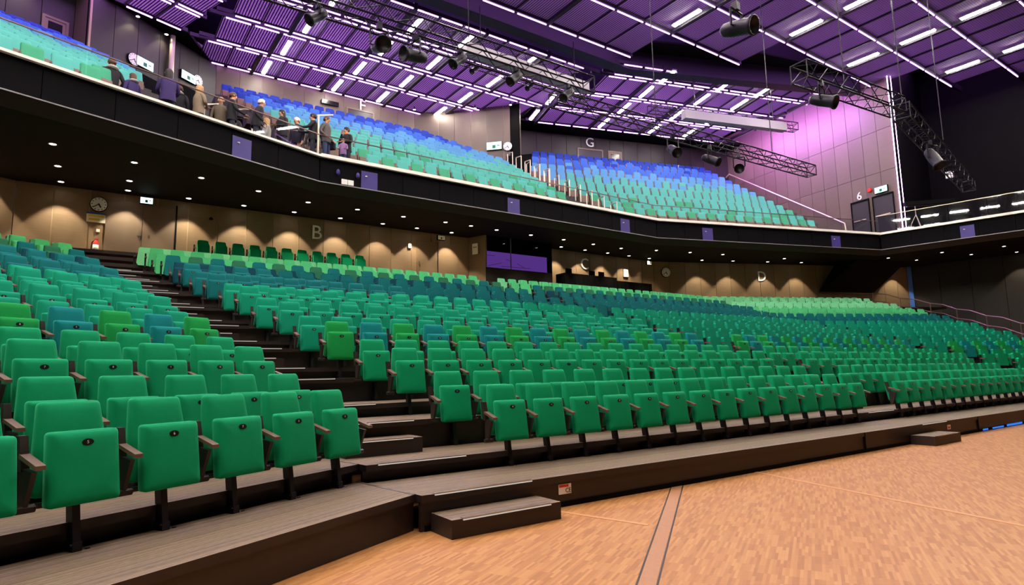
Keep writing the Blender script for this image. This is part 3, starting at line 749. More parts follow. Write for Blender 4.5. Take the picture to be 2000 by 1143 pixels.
bv.sort(key=lambda s: s['p'][2] + (3 if s['k'] > 0 and s['b'] == 'left' else 0) - (14 if s['k'] == 0 else 0))
bn = [s for s in bv if s['in']][:300]; ids_ = set(map(id, bn)); bf = [s for s in bv if id(s) not in ids_]
for s in bn:
    e = empty('balcony_seat', s['F'].P(s['u'], s['n'], s['z']), s['F'].a)
    side = {'left': 'in the block beside the visitors', 'middle': 'past the visitors, below the letter F', 'right': 'from the handrail steps, below the letter G'}[s['b']]
    tag(e, '%s balcony seat, %s row, %s %s' % (BCN[s['c']], ORD[s['k']], ORD[s['i']], side), 'seat', 'balcony seats with brown shells')
    link('backrest', BBACK[s['c']], e); link('seat_shell', ME_SH, e); link('pedestal', ME_BL, e)
bk_ = b_back(False); bs_ = b_shell(False); bg_ = b_leg(); bkeys = list(BBACK)
join_stuff('balcony_seats', bf, lambda s: [(bk_.v, bk_.f, bkeys.index(s['c'])), (bs_.v, bs_.f, 5), (bg_.v, bg_.f, 5)], [FAB[c] for c in bkeys] + [M['shell']],
           'many aqua and blue seats filling the upper balcony rows', 'seats')

# ================================================================== CEILING
ceil = MB().box(-28.2, 42, -13, 52, 21.5, 21.7).build('ceiling', M['roof']); struct(ceil, 'dark roof deck above the violet mesh ceiling')
S_ = (CZ - 1.3) / 16.2
def strip_sections():
    out = []
    # (frame, n0, n1, u_min, u_max, beam offset)
    for j, (n1, n0) in enumerate(((33.0, 30.85), (30.55, 28.3), (27.95, 25.7), (25.35, 23.1))):
        out.append(('middle', BM, n0 * S_, n1 * S_, (3.3 + .35 * j) * S_, 22.3 * S_, 6.5 + .33 * j))
    for j, (n1, n0) in enumerate(((35.6, 33.4), (33.1, 31.1), (30.8, 28.7), (28.4, 27.3))):
        out.append(('right', BR, n0 * S_, n1 * S_, (14.3 - .29 * ((n0 + n1) / 2 - 29.1)) * S_, (29.6 - (n1 - 27) * .17) * S_, 17.2 + .2 * j))
    for j, (n1, n0) in enumerate(((27.8, 26.1), (25.85, 24.2), (23.9, 21.6))):
        out.append(('left', BL, n0 * S_, n1 * S_, (9.7 + .5 * j) * S_, (13.2 - .15 * j) * S_, 13.0))
    return out
me_cache = {}
def panel_me(w, d):
    k = (round(w, 2), round(d, 2))
    if k not in me_cache: me_cache[k] = MB().box(.03, w - .03, .02, d - .02, 0, .02).mesh('mesh_panel', M['mesh'])
    return me_cache[k]
led_cache = {}
def led_me(w):
    k = round(w, 2)
    if k not in led_cache:
        led_cache[k] = MB().box(.1, w - .1, -.022, .022, -.08, -.036).mesh('led_strip', M['led'])
    return led_cache[k]
fix_h = MB().box(-.13, .13, -.78, .78, .03, .12).mesh('housing', M['grey'])
fix_t2 = MB().box(-.085, .085, -.74, .74, -.02, .035).mesh('tube', M['tube2'])
fix_t = MB().box(-.085, .085, -.74, .74, -.02, .035).mesh('tube', M['tube'])
def fixture(p, ang, lab, scale=1.0, tm=None):
    e = empty('ceiling_light', p, ang); e.scale = (scale, scale, scale)
    link('housing', fix_h, e); link('tube', tm or fix_t, e)
    return tag(e, lab, 'light', 'bright fluorescent ceiling lights')
beam_i = 0
for sec, F, n0, n1, ua, ub, boff in strip_sections():
    d = n1 - n0
    pw = 1.25 * S_; bay = 3.72 * S_
    b0 = boff * S_
    i0 = math.ceil((ua - b0) / pw); i1 = math.floor((ub - b0) / pw)
    holder = MB().box(ua, ub, -.05, .05, -.02, .16).build('ceiling_rail', M['beam']); place(holder, F.P(0, n0, CZ), F.a); struct(holder, 'dark carrier rail of the %s ceiling section' % sec)
    h2 = MB().box(ua, ub, d - .05, d + .05, -.02, .16).build('ceiling_rail', M['beam'], holder)
    for i in range(i0, i1):
        u_ = b0 + i * pw
        q = project(F.P(u_ + pw / 2, (n0 + n1) / 2, CZ))
        if not q or q[0] < -150 or q[1] < -260 or q[0] > 2150: continue
        p = link('mesh_panel', panel_me(pw, d), holder); p.location = (u_, 0, .06)
        lds = (0, d) if sec != 'left' else (0, d)
        for yy in lds:
            o = link('led_strip', led_me(pw), holder); o.location = (u_, yy, 0)
        # ribs
        if i % 3 == 0:
            MB().box(u_ - .09, u_ + .09, -.1, d + .25, -.12, .2).build('cross_beam', M['beam'], holder)
            if q[1] < 330 and not (sec == 'left' and i % 2):
                s_ = .55 if (i // 3) % 4 < 2 else -.55
                fixture(F.P(u_ + s_, (n0 + n1) / 2, CZ - .12), F.a, 'bright fluorescent light under the %s ceiling mesh' % sec, tm=fix_t2)
        else:
            MB().box(u_ - .025, u_ + .025, 0, d, -.03, .06).build('cross_rib', M['beam'], holder)
# stage grid
gn = [20.8, 18.2, 15.6, 13.0, 10.4, 7.8, 5.2, 2.6, 0, -2.6, -5.2, -7.8]
gmax = [22.4, 27.9, 38.6, 42, 44, 40, 38, 36, 34, 32, 30, 28]
for j in range(len(gn) - 1):
    n1, n0 = gn[j] * S_, gn[j + 1] * S_; d = n1 - n0; pw = 1.83 * S_
    ua = -12 * S_; ub = gmax[j] * S_
    hold = MB().box(ua, ub, d - .07, d + .07, -.1, .22).build('ceiling_rail', M['beam']); place(hold, F_ := BM.P(0, n0, CZ), BM.a); struct(hold, 'dark carrier beam of the stage grid, %s line' % ORD[j])
    i1 = math.floor((ub - 22.4 * S_) / pw + .01); i0 = math.ceil((ua - 22.4 * S_) / pw)
    for i in range(i0, i1):
        u_ = 22.4 * S_ + i * pw; q = project(BM.P(u_ + pw / 2, (n0 + n1) / 2, CZ))
        seen = q and -250 < q[0] < 2250 and q[1] > -350
        if seen:
            p = link('mesh_panel', panel_me(pw, d), hold); p.location = (u_, 0, .06)
            o = link('led_strip', led_me(pw), hold); o.location = (u_, d, -.08)
            if i % 3: MB().box(u_ - .03, u_ + .03, 0, d, -.03, .06).build('cross_rib', M['beam'], hold)
        if i % 3 == 0:
            if seen: MB().box(u_ - .1, u_ + .1, -.05, d + .05, -.12, .2).build('cross_beam', M['beam'], hold)
            if j > 0 and ((seen and 2 < u_ < 46) or (j < 10 and -12 < u_ < 9)): fixture(BM.P(u_ - .45, (n0 + n1) / 2, CZ - .12), BM.a, 'bright fluorescent light hung in the stage grid', 1.05)  # fixtures out of view are added to light the seat fronts
# dark bulkhead beams between auditorium ceiling and stage grid
bA_ = Vector(BM.P(-6, 22.2 * S_)[:2]); bB_ = Vector(BM.P(23.3 * S_, 22.0 * S_)[:2]); bC_ = Vector(BR.P(30.6 * S_, 26.6 * S_)[:2])
for A, B, lab in ((bA_, bB_, 'long dark bulkhead beam between mesh ceiling and stage grid'), (bB_, bC_, 'dark bulkhead beam running to the veneer side wall')):
    d = B - A; o = MB().box(0, d.length, -.35, .35, -.15, 1.0).build('ceiling_bulkhead', M['beam']); place(o, (A.x, A.y, CZ), math.atan2(d.y, d.x)); struct(o, lab)
# dark board in the open corner of the grid
o = MB().prism([Vector(BM.P(22.6 * S_, 20.8 * S_)[:2]), Vector(BM.P(28 * S_, 18.3 * S_)[:2]), Vector(BM.P(38 * S_, 15.7 * S_)[:2]), bC_, bB_], CZ + .9, CZ + 1).build('ceiling_void_board', M['dark']); struct(o, 'dark void board in the open corner of the stage grid')
# dark boards between the mesh and the rear walls
for pts, lab in (([BM.P(2.2, 34.05)[:2], BM.P(23.5, 34.05)[:2], BM.P(23.5, 37)[:2], BM.P(2.2, 37)[:2]], 'dark ceiling board above the middle balcony wall'),
                 ([BR.P(10.5, 36.75)[:2], BR.P(31, 36.75)[:2], BR.P(31, 40)[:2], BR.P(10.5, 40)[:2]], 'dark ceiling board above the right balcony wall'),
                 ([BL.P(-8, 28.72)[:2], BL.P(13.7, 28.72)[:2], BM.P(4.6, 33.9)[:2], BM.P(-6, 36)[:2], BL.P(-8, 33)[:2]], 'dark ceiling board above the left balcony exit'),
                 ([BM.P(22.9, 31.6)[:2], BM.P(22.9, 34.05)[:2], BR.P(12.4, 36.75)[:2], BR.P(12.9, 34.6)[:2]], 'small dark ceiling board above the vomitory')):
    struct(MB().prism([Vector(p) for p in pts], CZ - .02, CZ + .12).build('ceiling_board', M['dark']), lab)
# unseen violet area lights added so the mesh glows from behind
def flood(p, w, h, ang, power):
    l = bpy.data.lights.new('added_void_light', 'AREA'); l.shape = 'RECTANGLE'; l.size = w; l.size_y = h; l.energy = power; l.color = (.66, .25, 1.0)
    o = bpy.data.objects.new('added_void_light', l); COL.objects.link(o); o.location = p; o.rotation_euler = (0, 0, ang)
    tag(o, 'added unseen violet light above the mesh ceiling, making it glow', 'light', 'added violet lights above the ceiling'); return o
for (F, u_, n_, w_, h_, k_) in ((BM, 9, 29, 8, 9, 1.0), (BM, 18, 29, 8, 9, 1.0), (BR, 18, 32, 9, 8, 1.0), (BR, 27, 32, 9, 8, 1.0), (BL, 9, 25.5, 8, 6, .8),
                            (BM, 12, 15.5, 9, 9, .6), (BM, 21, 15.5, 9, 9, .6), (BM, 30, 13.5, 8, 8, .5), (BM, 38, 12, 8, 8, .5), (BM, 2, 15.5, 9, 9, .5)):
    flood(F.P(u_ * S_, n_ * S_, 20.6), w_, h_, F.a, VOID * k_)

# downlights in the soffit
DLP = [(-12.11, 15.62), (-13.21, 17.3), (-14.0, 18.48), (-10.87, 17.13), (-12.02, 18.76), (-12.84, 19.92), (-9.67, 18.61), (-10.57, 19.84), (-11.39, 21.0), (-8.49, 20.1), (-7.3, 21.56), (-8.52, 23.04), (-7.07, 24.19), (-5.79, 22.65), (-5.59, 25.17), (-4.26, 23.84), (-2.7, 24.88), (-1.69, 25.59), (-4.11, 26.42), (-3.11, 27.11), (-0.62, 26.43), (0.92, 27.57), (2.51, 28.7), (4.08, 29.89), (5.66, 31.05), (2.5, 31.13), (4.06, 32.24), (5.61, 33.42), (7.13, 34.0), (7.64, 31.78), (9.63, 32.53), (11.66, 33.32), (8.36, 33.56), (9.95, 34.66), (8.69, 35.0), (11.93, 35.12), (15.77, 34.97), (13.88, 36.07), (18.04, 37.2), (15.99, 36.4), (20.0, 36.76), (22.19, 37.71), (24.32, 38.2), (22.09, 35.49), (24.33, 36.39), (24.23, 34.03), (26.49, 34.86), (26.57, 32.58)]
# one more row close to the rear wall makes the scallops
DLP = [q_ for q_ in DLP if not ((FM.un(q_)[1] > 22.3 and FM.un(q_)[0] < 27.2) or FR.un(q_)[1] > 30.9)]
NG = len(DLP)
for u_ in (-2.66, -.86, .94, 2.74, 4.54, 6.34, 8.14, 9.94, 11.5, 13.2, 19.5, 21.1, 22.7, 24.3, 25.9): DLP.append(FM.P(u_, 23.45)[:2])
for u_ in (18.6, 20.6, 22.9, 25.2, 32.3): DLP.append(FR.P(u_, 31.6)[:2])
DLP.append(tuple(rw0 + (rw1 - rw0) * .35 - Vector((.55, .5)))) ; DLP.append(tuple(rw0 + (rw1 - rw0) * .62 - Vector((.55, .5))))
dl_ring = MB().lathe([(.095, .0), (.11, -.012), (.08, -.014), (.08, .02)], 16).mesh('trim_ring', M['grey'])
dl_disc = MB().lathe([(.078, -.006), (.078, -.002)], 16).mesh('lamp_lens', M['lens'])
sp_data = bpy.data.lights.new('downlight_beam', 'SPOT'); sp_data.energy = SPOT; sp_data.spot_size = R(74); sp_data.spot_blend = .5; sp_data.color = (1, .86, .62); sp_data.shadow_soft_size = .08
sp_wall = sp_data.copy(); sp_wall.spot_size = R(84); sp_wall.spot_blend = .25; sp_wall.energy = SPOT * 1.7
for di, (x, y) in enumerate(DLP):
    e = empty('downlight', (x, y, SOF)); tag(e, 'round recessed downlight in the dark balcony soffit', 'light', 'downlights under the balcony')
    link('trim_ring', dl_ring, e); link('lamp_lens', dl_disc, e)
    s = bpy.data.objects.new('beam', sp_data if di < NG else sp_wall); COL.objects.link(s); s.parent = e; s.location = (0, 0, -.03)
# small wall washers under the upper ceiling
wash = bpy.data.lights.new('wall_washer', 'SPOT'); wash.energy = 110; wash.spot_size = R(95); wash.spot_blend = .7; wash.color = (1, .84, .6); wash.shadow_soft_size = .06
for F, u_, n_ in ((BM, 6.5, 33.5), (BM, 10.2, 33.5), (BM, 13.9, 33.5), (BM, 16.2, 33.4), (BM, 19.3, 31.2), (BM, 20.9, 29.6), (BL, 11.5, 28.9), (BL, 13.0, 29.4), (BL, 3.5, 29.0), (BL, 7.5, 29.0)):
    e = empty('downlight', F.P(u_, n_, CZ - .15)); tag(e, 'small downlight washing the veneer wall at the back of the balcony', 'light', 'wall washers of the balcony')
    link('trim_ring', dl_ring, e); link('lamp_lens', dl_disc, e)
    MB().tube((0, 0, 0), (0, 0, .3), .03, 6).build('stem', M['dark'], e)
    s = bpy.data.objects.new('beam', wash); COL.objects.link(s); s.parent = e; s.location = (0, 0, -.03)

# added violet lamps that tint the side wall from above
wv = bpy.data.lights.new('added_violet_wash', 'AREA'); wv.shape = 'RECTANGLE'; wv.size = 2.2; wv.size_y = .2; wv.energy = 420; wv.color = (.70, .24, 1)
Fs = Frame(114); cs0 = S0.dot(Fs.n)
for j, s_ in enumerate((25.9, 28.4, 30.9)):
    q = Fs.P(s_, cs0 + 2.3, CZ - .42); e = empty('added_wash_lamp', q, R(114)); tag(e, 'added violet lamp under the ceiling edge, tinting the veneer side wall', 'light', 'added violet wash lights')
    hb_ = MB().box(-1.15, 1.15, -.12, .12, 0, .14).build('housing', M['truss'], e); MB().tube((0, 0, .1), (0, 0, .52), .025, 6).build('stem', M['truss'], e)
    o = bpy.data.objects.new('beam', wv); COL.objects.link(o); o.parent = e; o.location = (0, 0, -.05)
    o.rotation_euler = (R(-50), 0, 0)

# ================================================================== BALUSTRADE GLASS AND RAILS
for i in range(4):
    A, B = offset(i, .1), offset(i + 1, .1); L = (B - A).length; d = (B - A) / L; n = max(1, round(L / 1.7)); w_ = L / n; ang = math.atan2(d.y, d.x)
    h = .72 if i < 3 else 1.0
    gm = MB().box(.015, w_ - .015, -.006, .006, 8.70, 8.70 + h).mesh('pane', M['glass'] if i < 3 else M['glasswing'])
    root = empty('glass_balustrade', (A.x, A.y, 0), ang); tag(root, 'clear glass balustrade with slim metal rail along the %s balcony front' % seg_names[i], 'balustrade')
    for j in range(n):
        p = link('pane', gm, root); p.location = (j * w_, 0, 0)
    MB().box(0, L, -.02, .02, 8.70 + h, 8.725 + h).build('top_rail', M['railred'] if i < 3 else M['rail'], root)
def rail(name, pts, r, mat, lab, posts=(), zfloor=None, grp=None, mid=None, cat='handrail'):
    root = empty(name, pts[0]); P0 = Vector(pts[0]); tag(root, lab, cat, grp)
    MB().path([Vector(p) - P0 for p in pts], r, 6).build('top_rail', mat, root)
    if mid is not None: MB().path([Vector(p) - P0 - Vector((0, 0, mid)) for p in pts], r * .7, 6).build('mid_rail', mat, root)
    for (x, y, z0, z1) in posts: MB().tube(Vector((x, y, z0)) - P0, Vector((x, y, z1)) - P0, r * .9, 6).build('post', mat, root)
    return root
# hoop rails up the steps between the middle and right balcony blocks
for k in range(0, 12):
    u_, n_ = br_f(min(k, 8)) - .45, 25.78 + .42 + BD * k
    z = bz('right', k); a = BR.P(u_, n_ + .1); b = BR.P(u_, n_ + .75)
    if k < 9:
        rail('hoop_rail', [(a[0], a[1], z), (a[0], a[1], z + .95), (b[0], b[1], z + 1.0), (b[0], b[1], z)], .028, M['rail'],
             'pale hoop handrail at the %s step below the letter G' % ORD[k])
for k in range(8, 13):
    u_, n_ = bm_l(8) + 1.1, 19.92 + .42 + BD * (k - 3); z = bz('middle', k - 3); a = BM.P(u_, n_ + .1); b = BM.P(u_, n_ + .6)
    rail('hoop_rail', [(a[0], a[1], z), (a[0], a[1], z + 1.0), (b[0], b[1], z + 1.05), (b[0], b[1], z)], .028, M['rail'], 'pale hoop handrail on the %s step in front of the dark vomitory door' % ORD[k - 8])
# long sloping handrail on the side wall
F = Frame(114); cs = S0.dot(F.n)
pts = [F.P(s * KS, cs + .35, sz(z)) for s, z in ((23.6, 9.45), (32.2, 15.05))]
rail('wall_handrail', [F.P(23.45 * KS, cs + .35, 8.62)] + pts + [F.P(32.5 * KS, cs + .35, sz(14.9))], .045, M['rail'], 'long pale sloping handrail on the veneer side wall',
     [tuple(F.P(s, cs + .06)[:2]) + (z - .02, z) for s, z in ()])
for j in range(4):
    s = (24.5 + j * 2.2) * KS; z = sz(9.45 + (24.5 + j * 2.2 - 23.6) * .651)
    o = MB().tube((0, 0, 0), (F.n.x * -.33, F.n.y * -.33, -.05), .02, 6).build('rail_bracket', M['rail']); o.location = F.P(s, cs + .35, z); tag(o, 'short bracket holding the long sloping handrail', 'bracket', 'handrail brackets')
for j, (u_, n_) in enumerate(((25.6, 38.12), (23.4, 38.12), (21.2, 38.12), (27.2, 38.12))):
    a, b = BR.P(u_, n_), BR.P(u_ + 1.1, n_); z = bz('right', 13) + .95
    rail('top_handrail', [(a[0], a[1], z - .9), (a[0], a[1], z), (b[0], b[1], z - .45), (b[0], b[1], z - 1.3)], .035, M['rail'], 'short pale handrail at the top of the right balcony, %s from the side wall' % ORD[(2, 1, 3, 0)[j] if j < 3 else 0])
# balcony landing post and rails beside the visitors
for (x, y, h, lab) in ((-6.6, 20.35, 1.75, 'tall pale post at the corner of the middle balcony'), (-8.95, 19.2, 1.5, 'pale post beside the visitors in dark coats'), (-9.9, 19.0, 1.6, 'pale post behind the blond visitor'), (-8.62, 19.72, 1.1, 'low pale post between two groups of visitors')):
    o = empty('rail_post', (x, y, BZ)); tag(o, lab, 'post'); MB().tube((0, 0, 0), (0, 0, h), .035, 8).build('post', M['rail'], o); MB().box(-.12, .12, -.05, .05, 0, .03).build('foot_plate', M['chrome'], o)
    MB().box(-.05, .5, -.02, .02, h - .04, h).build('arm', M['rail'], o)
# stalls rail at the right block
def rp(k, dz): return FR.P(28.1 + min(0, (k - 13)) * .22, N0R + DP * k + .5, tz(k) + dz)
top = [rp(k, 1.05) for k in range(17, 4, -1)]
rail('stalls_handrail', top, .026, M['railred'], 'long brown metal handrail stepping down beside the right stalls block', [rp(k, 0)[:2] + (tz(k), tz(k) + 1.05) for k in range(17, 4, -2)], mid=.45)
bits = FR.P(28.1, N0R + DP * 17 + .6, tz(17)); e2 = FR.P(28.1, 31.6, 4.8)
rail('stalls_handrail', [(bits[0], bits[1], 5.45), (e2[0], e2[1], 5.8)], .026, M['railred'], 'level handrail at the top of the right stalls block', [(e2[0], e2[1], 4.75, 5.8)], mid=.45)
# parapet board behind the right handrail
a, b = FR.P(29.0, N0R + DP * 2), FR.P(29.0, 31.5)
# ================================================================== SIGNS, CLOCKS, LETTERS
def letter(ch, size, P, ang, lab):
    o = link('wall_letter', text_mesh(ch, size, .02, M['white'])); place(o, P, ang); return tag(o, lab, 'letter')
letter('B', .80, FM.P(7.37, 23.97, 7.0), FM.a, 'large white letter B on the rear stalls wall')
letter('C', .85, FM.P(21.5, 23.97, 6.95), FM.a, 'large white letter C on the rear stalls wall above the draped desk')
letter('D', .85, FR.P(22.9, 32.27, 6.8), FR.a, 'large white letter D on the far right rear wall')
letter('F', .95, BM.P(13.1, 34.16, 17.62), BM.a, 'white letter F above the dark balcony door')
letter('G', .95, BR.P(18.5, 38.26, 17.55), BR.a, 'white letter G above the dark right balcony door')
letter('6', .68, F.P(22.76 * KS, cs + .03, sz(10.83)), R(114 + 180), 'white number 6 above the exit door on the side wall')
def clock(P, ang, r, lab):
    e = empty('wall_clock', P, ang); tag(e, lab, 'clock')
    b = MB().lathe([(r, 0), (r, .05), (r * .93, .06)], 24).build('case', M['dark'], e); b.rotation_euler = (math.pi / 2, 0, 0)
    f_ = MB().lathe([(r * .92, .0), (r * .92, .065)], 24).build('face', M['white'], e); f_.rotation_euler = (math.pi / 2, 0, 0)
    for i in range(12):
        a_ = i * math.pi / 6; m = MB().box(-.012, .012, -.07, -.062, r * .68, r * .84).build('hour_mark', M['plate'], f_); m.matrix_parent_inverse = Matrix.Rotation(-math.pi / 2, 4, 'X'); m.rotation_euler = (0, a_, 0)
    for ln, a_, w_ in ((.5, 2.6, .02), (.78, 4.1, .013)):
        m = MB().box(-w_, w_, -.075, -.068, -r * .1, r * ln).build('hand', M['plate'], e); m.rotation_euler = (0, a_, 0)
    return e
clock(FM.P(.17, 23.96, 7.12), FM.a, .25, 'round white wall clock above the poster by the exit door')
clock(FR.P(16.6, 32.25, 6.95), FR.a, .3, 'round white wall clock on the pillar near the letter C wall')
def wallpt(A, B, px, off=.03):
    """point on the vertical plane A-B at the height and place wanted (u along the wall, z)"""
    d = (B - A).normalized(); n_ = Vector((d.y, -d.x)); q = A + d * px[0] + n_ * off; return (q.x, q.y, px[1])
V0, V1 = pts_w[2], pts_w[3]; wa = math.atan2((V1 - V0).y, (V1 - V0).x)
V2, V3 = pts_w[5], pts_w[6]; wa2 = math.atan2((V3 - V2).y, (V3 - V2).x)
def exit_sign(P, ang, w_, h, lab, mat='exit', hang=None):
    e = empty('exit_sign', P, ang); tag(e, lab, 'exit sign')
    MB().box(-w_ / 2 - .02, w_ / 2 + .02, -.05, .05, -h / 2 - .02, h / 2 + .02).build('case', M['dark'], e)
    MB().box(-w_ / 2, w_ / 2, -.06, -.05, -h / 2, h / 2).build('lit_face', M[mat], e)
    # running figure and arrow print
    MB().box(-w_ * .12, w_ * .1, -.065, -.06, -h * .35, h * .1).build('door_print', M['exitg'], e)
    MB().box(w_ * .2, w_ * .36, -.065, -.06, -h * .06, h * .06).build('arrow_print', M['exitg'], e)
    if hang: MB().tube((0, 0, h / 2), (0, 0, h / 2 + hang), .015, 6).build('hanger', M['dark'], e)
    return e
exit_sign(FM.P(1.5, 23.7, 7.38), FM.a, .36, .2, 'lit green and white exit sign hung above the double door', hang=.14)
exit_sign(FM.P(12.8, 23.7, 7.36), FM.a, .34, .18, 'dim exit sign hung from the soffit near the control booth', 'paper', hang=.16)
exit_sign(FM.P(26.0, 23.6, 7.36), FM.a, .34, .18, 'dim exit sign hung from the soffit near the second stalls clock', 'paper', hang=.16)
exit_sign(F.P(21.42 * KS, cs + .07, sz(10.85)), R(114 + 180), .75, .34, 'bright exit sign above the doors on the veneer side wall')
VP = {'exit1': (2.65, 15.9), 'exit2': (5.08, 16.4), 'clk1': (2.1, 15.85), 'clk2': (5.68, 16.5), 'col': (3.97, 17), 'exit3': (3.65, 15.45), 'clk3': (4.5, 15.35)}
# ---------------- objects on the walls beside the exit door
o = MB().box(-.26, .26, -.015, 0, -.16, .16).build('poster', M['paper']); place(o, FM.P(.12, 23.98, 6.68), FM.a); tag(o, 'pale poster with a blue header and yellow print under the wall clock', 'poster')
MB().box(-.26, .26, -.018, -.015, .11, .16).build('header', M['blueprint'], o); MB().box(-.22, .22, -.018, -.015, .02, .09).build('title_print', M['yellow'], o); MB().box(-.2, .1, -.018, -.015, -.1, -.03).build('text_print', M['yellow'], o)
o = MB().box(-.05, .05, -.03, 0, -.05, .05).build('light_switch', M['white']); place(o, FM.P(.2, 23.98, 6.25), FM.a); tag(o, 'small white wall switch above the fire extinguisher', 'switch')
e = empty('fire_extinguisher', FM.P(.16, 23.84, 5.42), FM.a); tag(e, 'red fire extinguisher hanging on the rear wall beside the exit door', 'extinguisher')
MB().lathe([(.07, 0), (.085, .03), (.085, .38), (.05, .45), (.025, .47)], 14).build('cylinder', M['red'], e, True)
MB().lathe([(.087, .12), (.087, .32)], 14).build('label_band', M['white'], e, True)
MB().box(-.03, .06, -.015, .015, .47, .52).build('valve_handle', M['red'], e); MB().path([(-.02, 0, .48), (-.1, -.02, .4), (-.12, -.02, .2), (-.11, -.02, .06)], .014, 6).build('hose', M['dark'], e)
MB().box(-.03, .03, .08, .125, .1, .4).build('bracket', M['dark'], e)
for P_, a_, w_, h_, lab in ((FM.P(24.5, 23.98, 6.72), FM.a, .36, .42, 'white paper notice on the wall behind the draped desk'), (Mr(14.5, 23.55) + (7.0,), math.atan2((bB - bA).y, (bB - bA).x), .3, .5, 'pale framed notice on the end wall of the control booth'), (FM.P(11.4, 23.97, 6.9), FM.a, .14, .18, 'small pale wall plate left of the panelled door')):
    o = MB().box(-w_ / 2, w_ / 2, -.05, 0, -h_ / 2, h_ / 2).build('notice', M['paper']); place(o, P_, a_); tag(o, lab, 'notice'); MB().box(-w_ * .35, w_ * .35, -.053, -.05, h_ * .1, h_ * .2).build('print', M['grey'], o)
o = MB().lathe([(.06, 0), (.07, .04), (.0, .1)], 10).build('loudspeaker', M['dark']); place(o, FM.P(3.55, 23.94, 7.05)); tag(o, 'small black round loudspeaker on the stalls wall left of letter B', 'loudspeaker')
# ---------------- draped desk
def drape(L, D, H):
    m = MB(); nx, nz = 90, 8; v = []; f = []
    for iz in range(nz + 1):
        z = H * iz / nz
        for ix in range(nx + 1):
            x = L * ix / nx; fold = (1 - iz / nz) * (.05 * math.sin(x * 9 + .8 * math.sin(x * 3)) + .03 * math.sin(x * 21))
            v.append((x, -.05 * (1 - iz / nz) - fold * .8, z))
    W = nx + 1
    for iz in range(nz):
        for ix in range(nx): f.append((iz * W + ix, iz * W + ix + 1, (iz + 1) * W + ix + 1, (iz + 1) * W + ix))
    m.add(v, f); m.box(0, L, 0, D, H - .04, H); m.box(0, .03, 0, D, 0, H); m.box(L - .03, L, 0, D, 0, H); m.box(0, L, D - .03, D, 0, H); return m
e = empty('draped_desk', FM.P(19.1, 22.75, ZL), FM.a); tag(e, 'long mixing desk covered with a black cloth below the letter C', 'desk')
drape(3.5, .7, .95).build('drape', M['cloth'], e); o = drape(2.6, .7, .80).build('low_drape', M['cloth'], e); o.location = (3.52, 0, 0)
for (x, lab) in ((.55, 'black laptop at the end of the draped desk'), (2.1, 'black monitor in the middle of the draped desk'), (2.75, 'second black monitor on the draped desk')):
    q = empty('desk_screen', FM.P(19.1 + x, 23.05, ZL + .95), FM.a); tag(q, lab, 'monitor'); s_ = MB().box(-.2, .2, .05, .07, .05, .3).build('screen', M['screen'], q); MB().box(-.14, .14, -.08, .1, 0, .05).build('base', M['dark'], q)
# slanted stair underside
m = MB(); q = [FR.P(26.7, 31.9, 5.9), FR.P(30.5, 31.9, 5.9), FR.P(31.6, 30.4, 7.58), FR.P(28.0, 30.4, 7.58), FR.P(26.7, 32.2, 5.9), FR.P(30.5, 32.2, 5.9), FR.P(31.6, 32.2, 7.58), FR.P(28.0, 32.2, 7.58)]
m.add(q, [(0, 1, 2, 3), (4, 7, 6, 5), (0, 4, 5, 1), (1, 5, 6, 2), (2, 6, 7, 3), (3, 7, 4, 0)])
struct(m.build('ceiling_stair_underside', M['soffit']), 'dark slanted underside of a stair against the right rear wall')

# balcony doors and wall objects
def wdoor(nm, F, ua, ub, n, z0, z1, mat, lab, glassp=False):
    o = MB().box(ua, ub, -.05, -.005, z0, z1).build(nm, mat); place(o, F.P(0, n), F.a); struct(o, lab)
    for a_, b_, c_, d_ in ((ua - .1, ua, z0, z1 + .1), (ub, ub + .1, z0, z1 + .1), (ua, ub, z1, z1 + .1)): MB().box(a_, b_, -.08, -.005, c_, d_).build('door_frame', M['door'], o)
    if glassp: MB().box(ua + .12, ub - .12, -.06, -.05, z1 - .6, z1 - .12).build('window_pane', M['screen'], o)
    return o
wdoor('door_7', BM, 12.2, 13.75, 34.2, 15.1, 17.25, M['doordark'], 'black double door under the letter F')
wdoor('door_8', BR, 17.6, 19.4, 38.3, 15.5, 17.0, M['doordark'], 'black double door under the letter G')
wdoor('door_9', BR, 20.0, 20.9, 38.3, 15.5, 17.0, M['door'], 'pale door with a dark top pane right of the letter G', True)
wdoor('door_10', BL, 8.25, 9.0, 29.6, 14.7, 16.5, M['door'], 'pale door with a dark top pane behind the left balcony', True)
o = MB().box(-.5, .5, -.12, 0, -.12, .12).build('wall_speaker', M['screen']); place(o, BM.P(11.1, 34.15, 17.3), BM.a); tag(o, 'flat black loudspeaker bar on the veneer wall left of letter F', 'loudspeaker')
# lit signs and clocks over the left exit, on the wall between left and middle balcony
exit_sign(wallpt(V0, V1, VP['exit1'], .07), wa, .85, .42, 'bright exit sign beside the clock over the left balcony exit')
exit_sign(wallpt(V0, V1, VP['exit2'], .07), wa, .85, .42, 'bright exit sign left of the round clock behind the visitors')
clock(wallpt(V0, V1, VP['clk1'], .04), wa, .3, 'round clock left of the bright left exit sign on the balcony')
clock(wallpt(V0, V1, VP['clk2'], .04), wa, .3, 'round clock right of the exit sign behind the visitors')
for nm, lab in (('exit1', 'dark exit opening under the first lit sign'), ('exit2', 'dark exit opening under the second lit sign')):
    q = wallpt(V0, V1, (VP[nm][0], 0), .02); o = MB().box(-.9, .9, -.02, .01, 9.5, VP[nm][1] - .5).build('door_11', M['dark']); place(o, q, wa); struct(o, lab)
o = MB().tube((0, 0, 12.5), (0, 0, CZ), .12, 10).build('column_pipe', M['rail']); o.location = wallpt(V0, V1, (VP['col'][0], 0), .2); tag(o, 'pale vertical pipe column between the two exit signs', 'column')
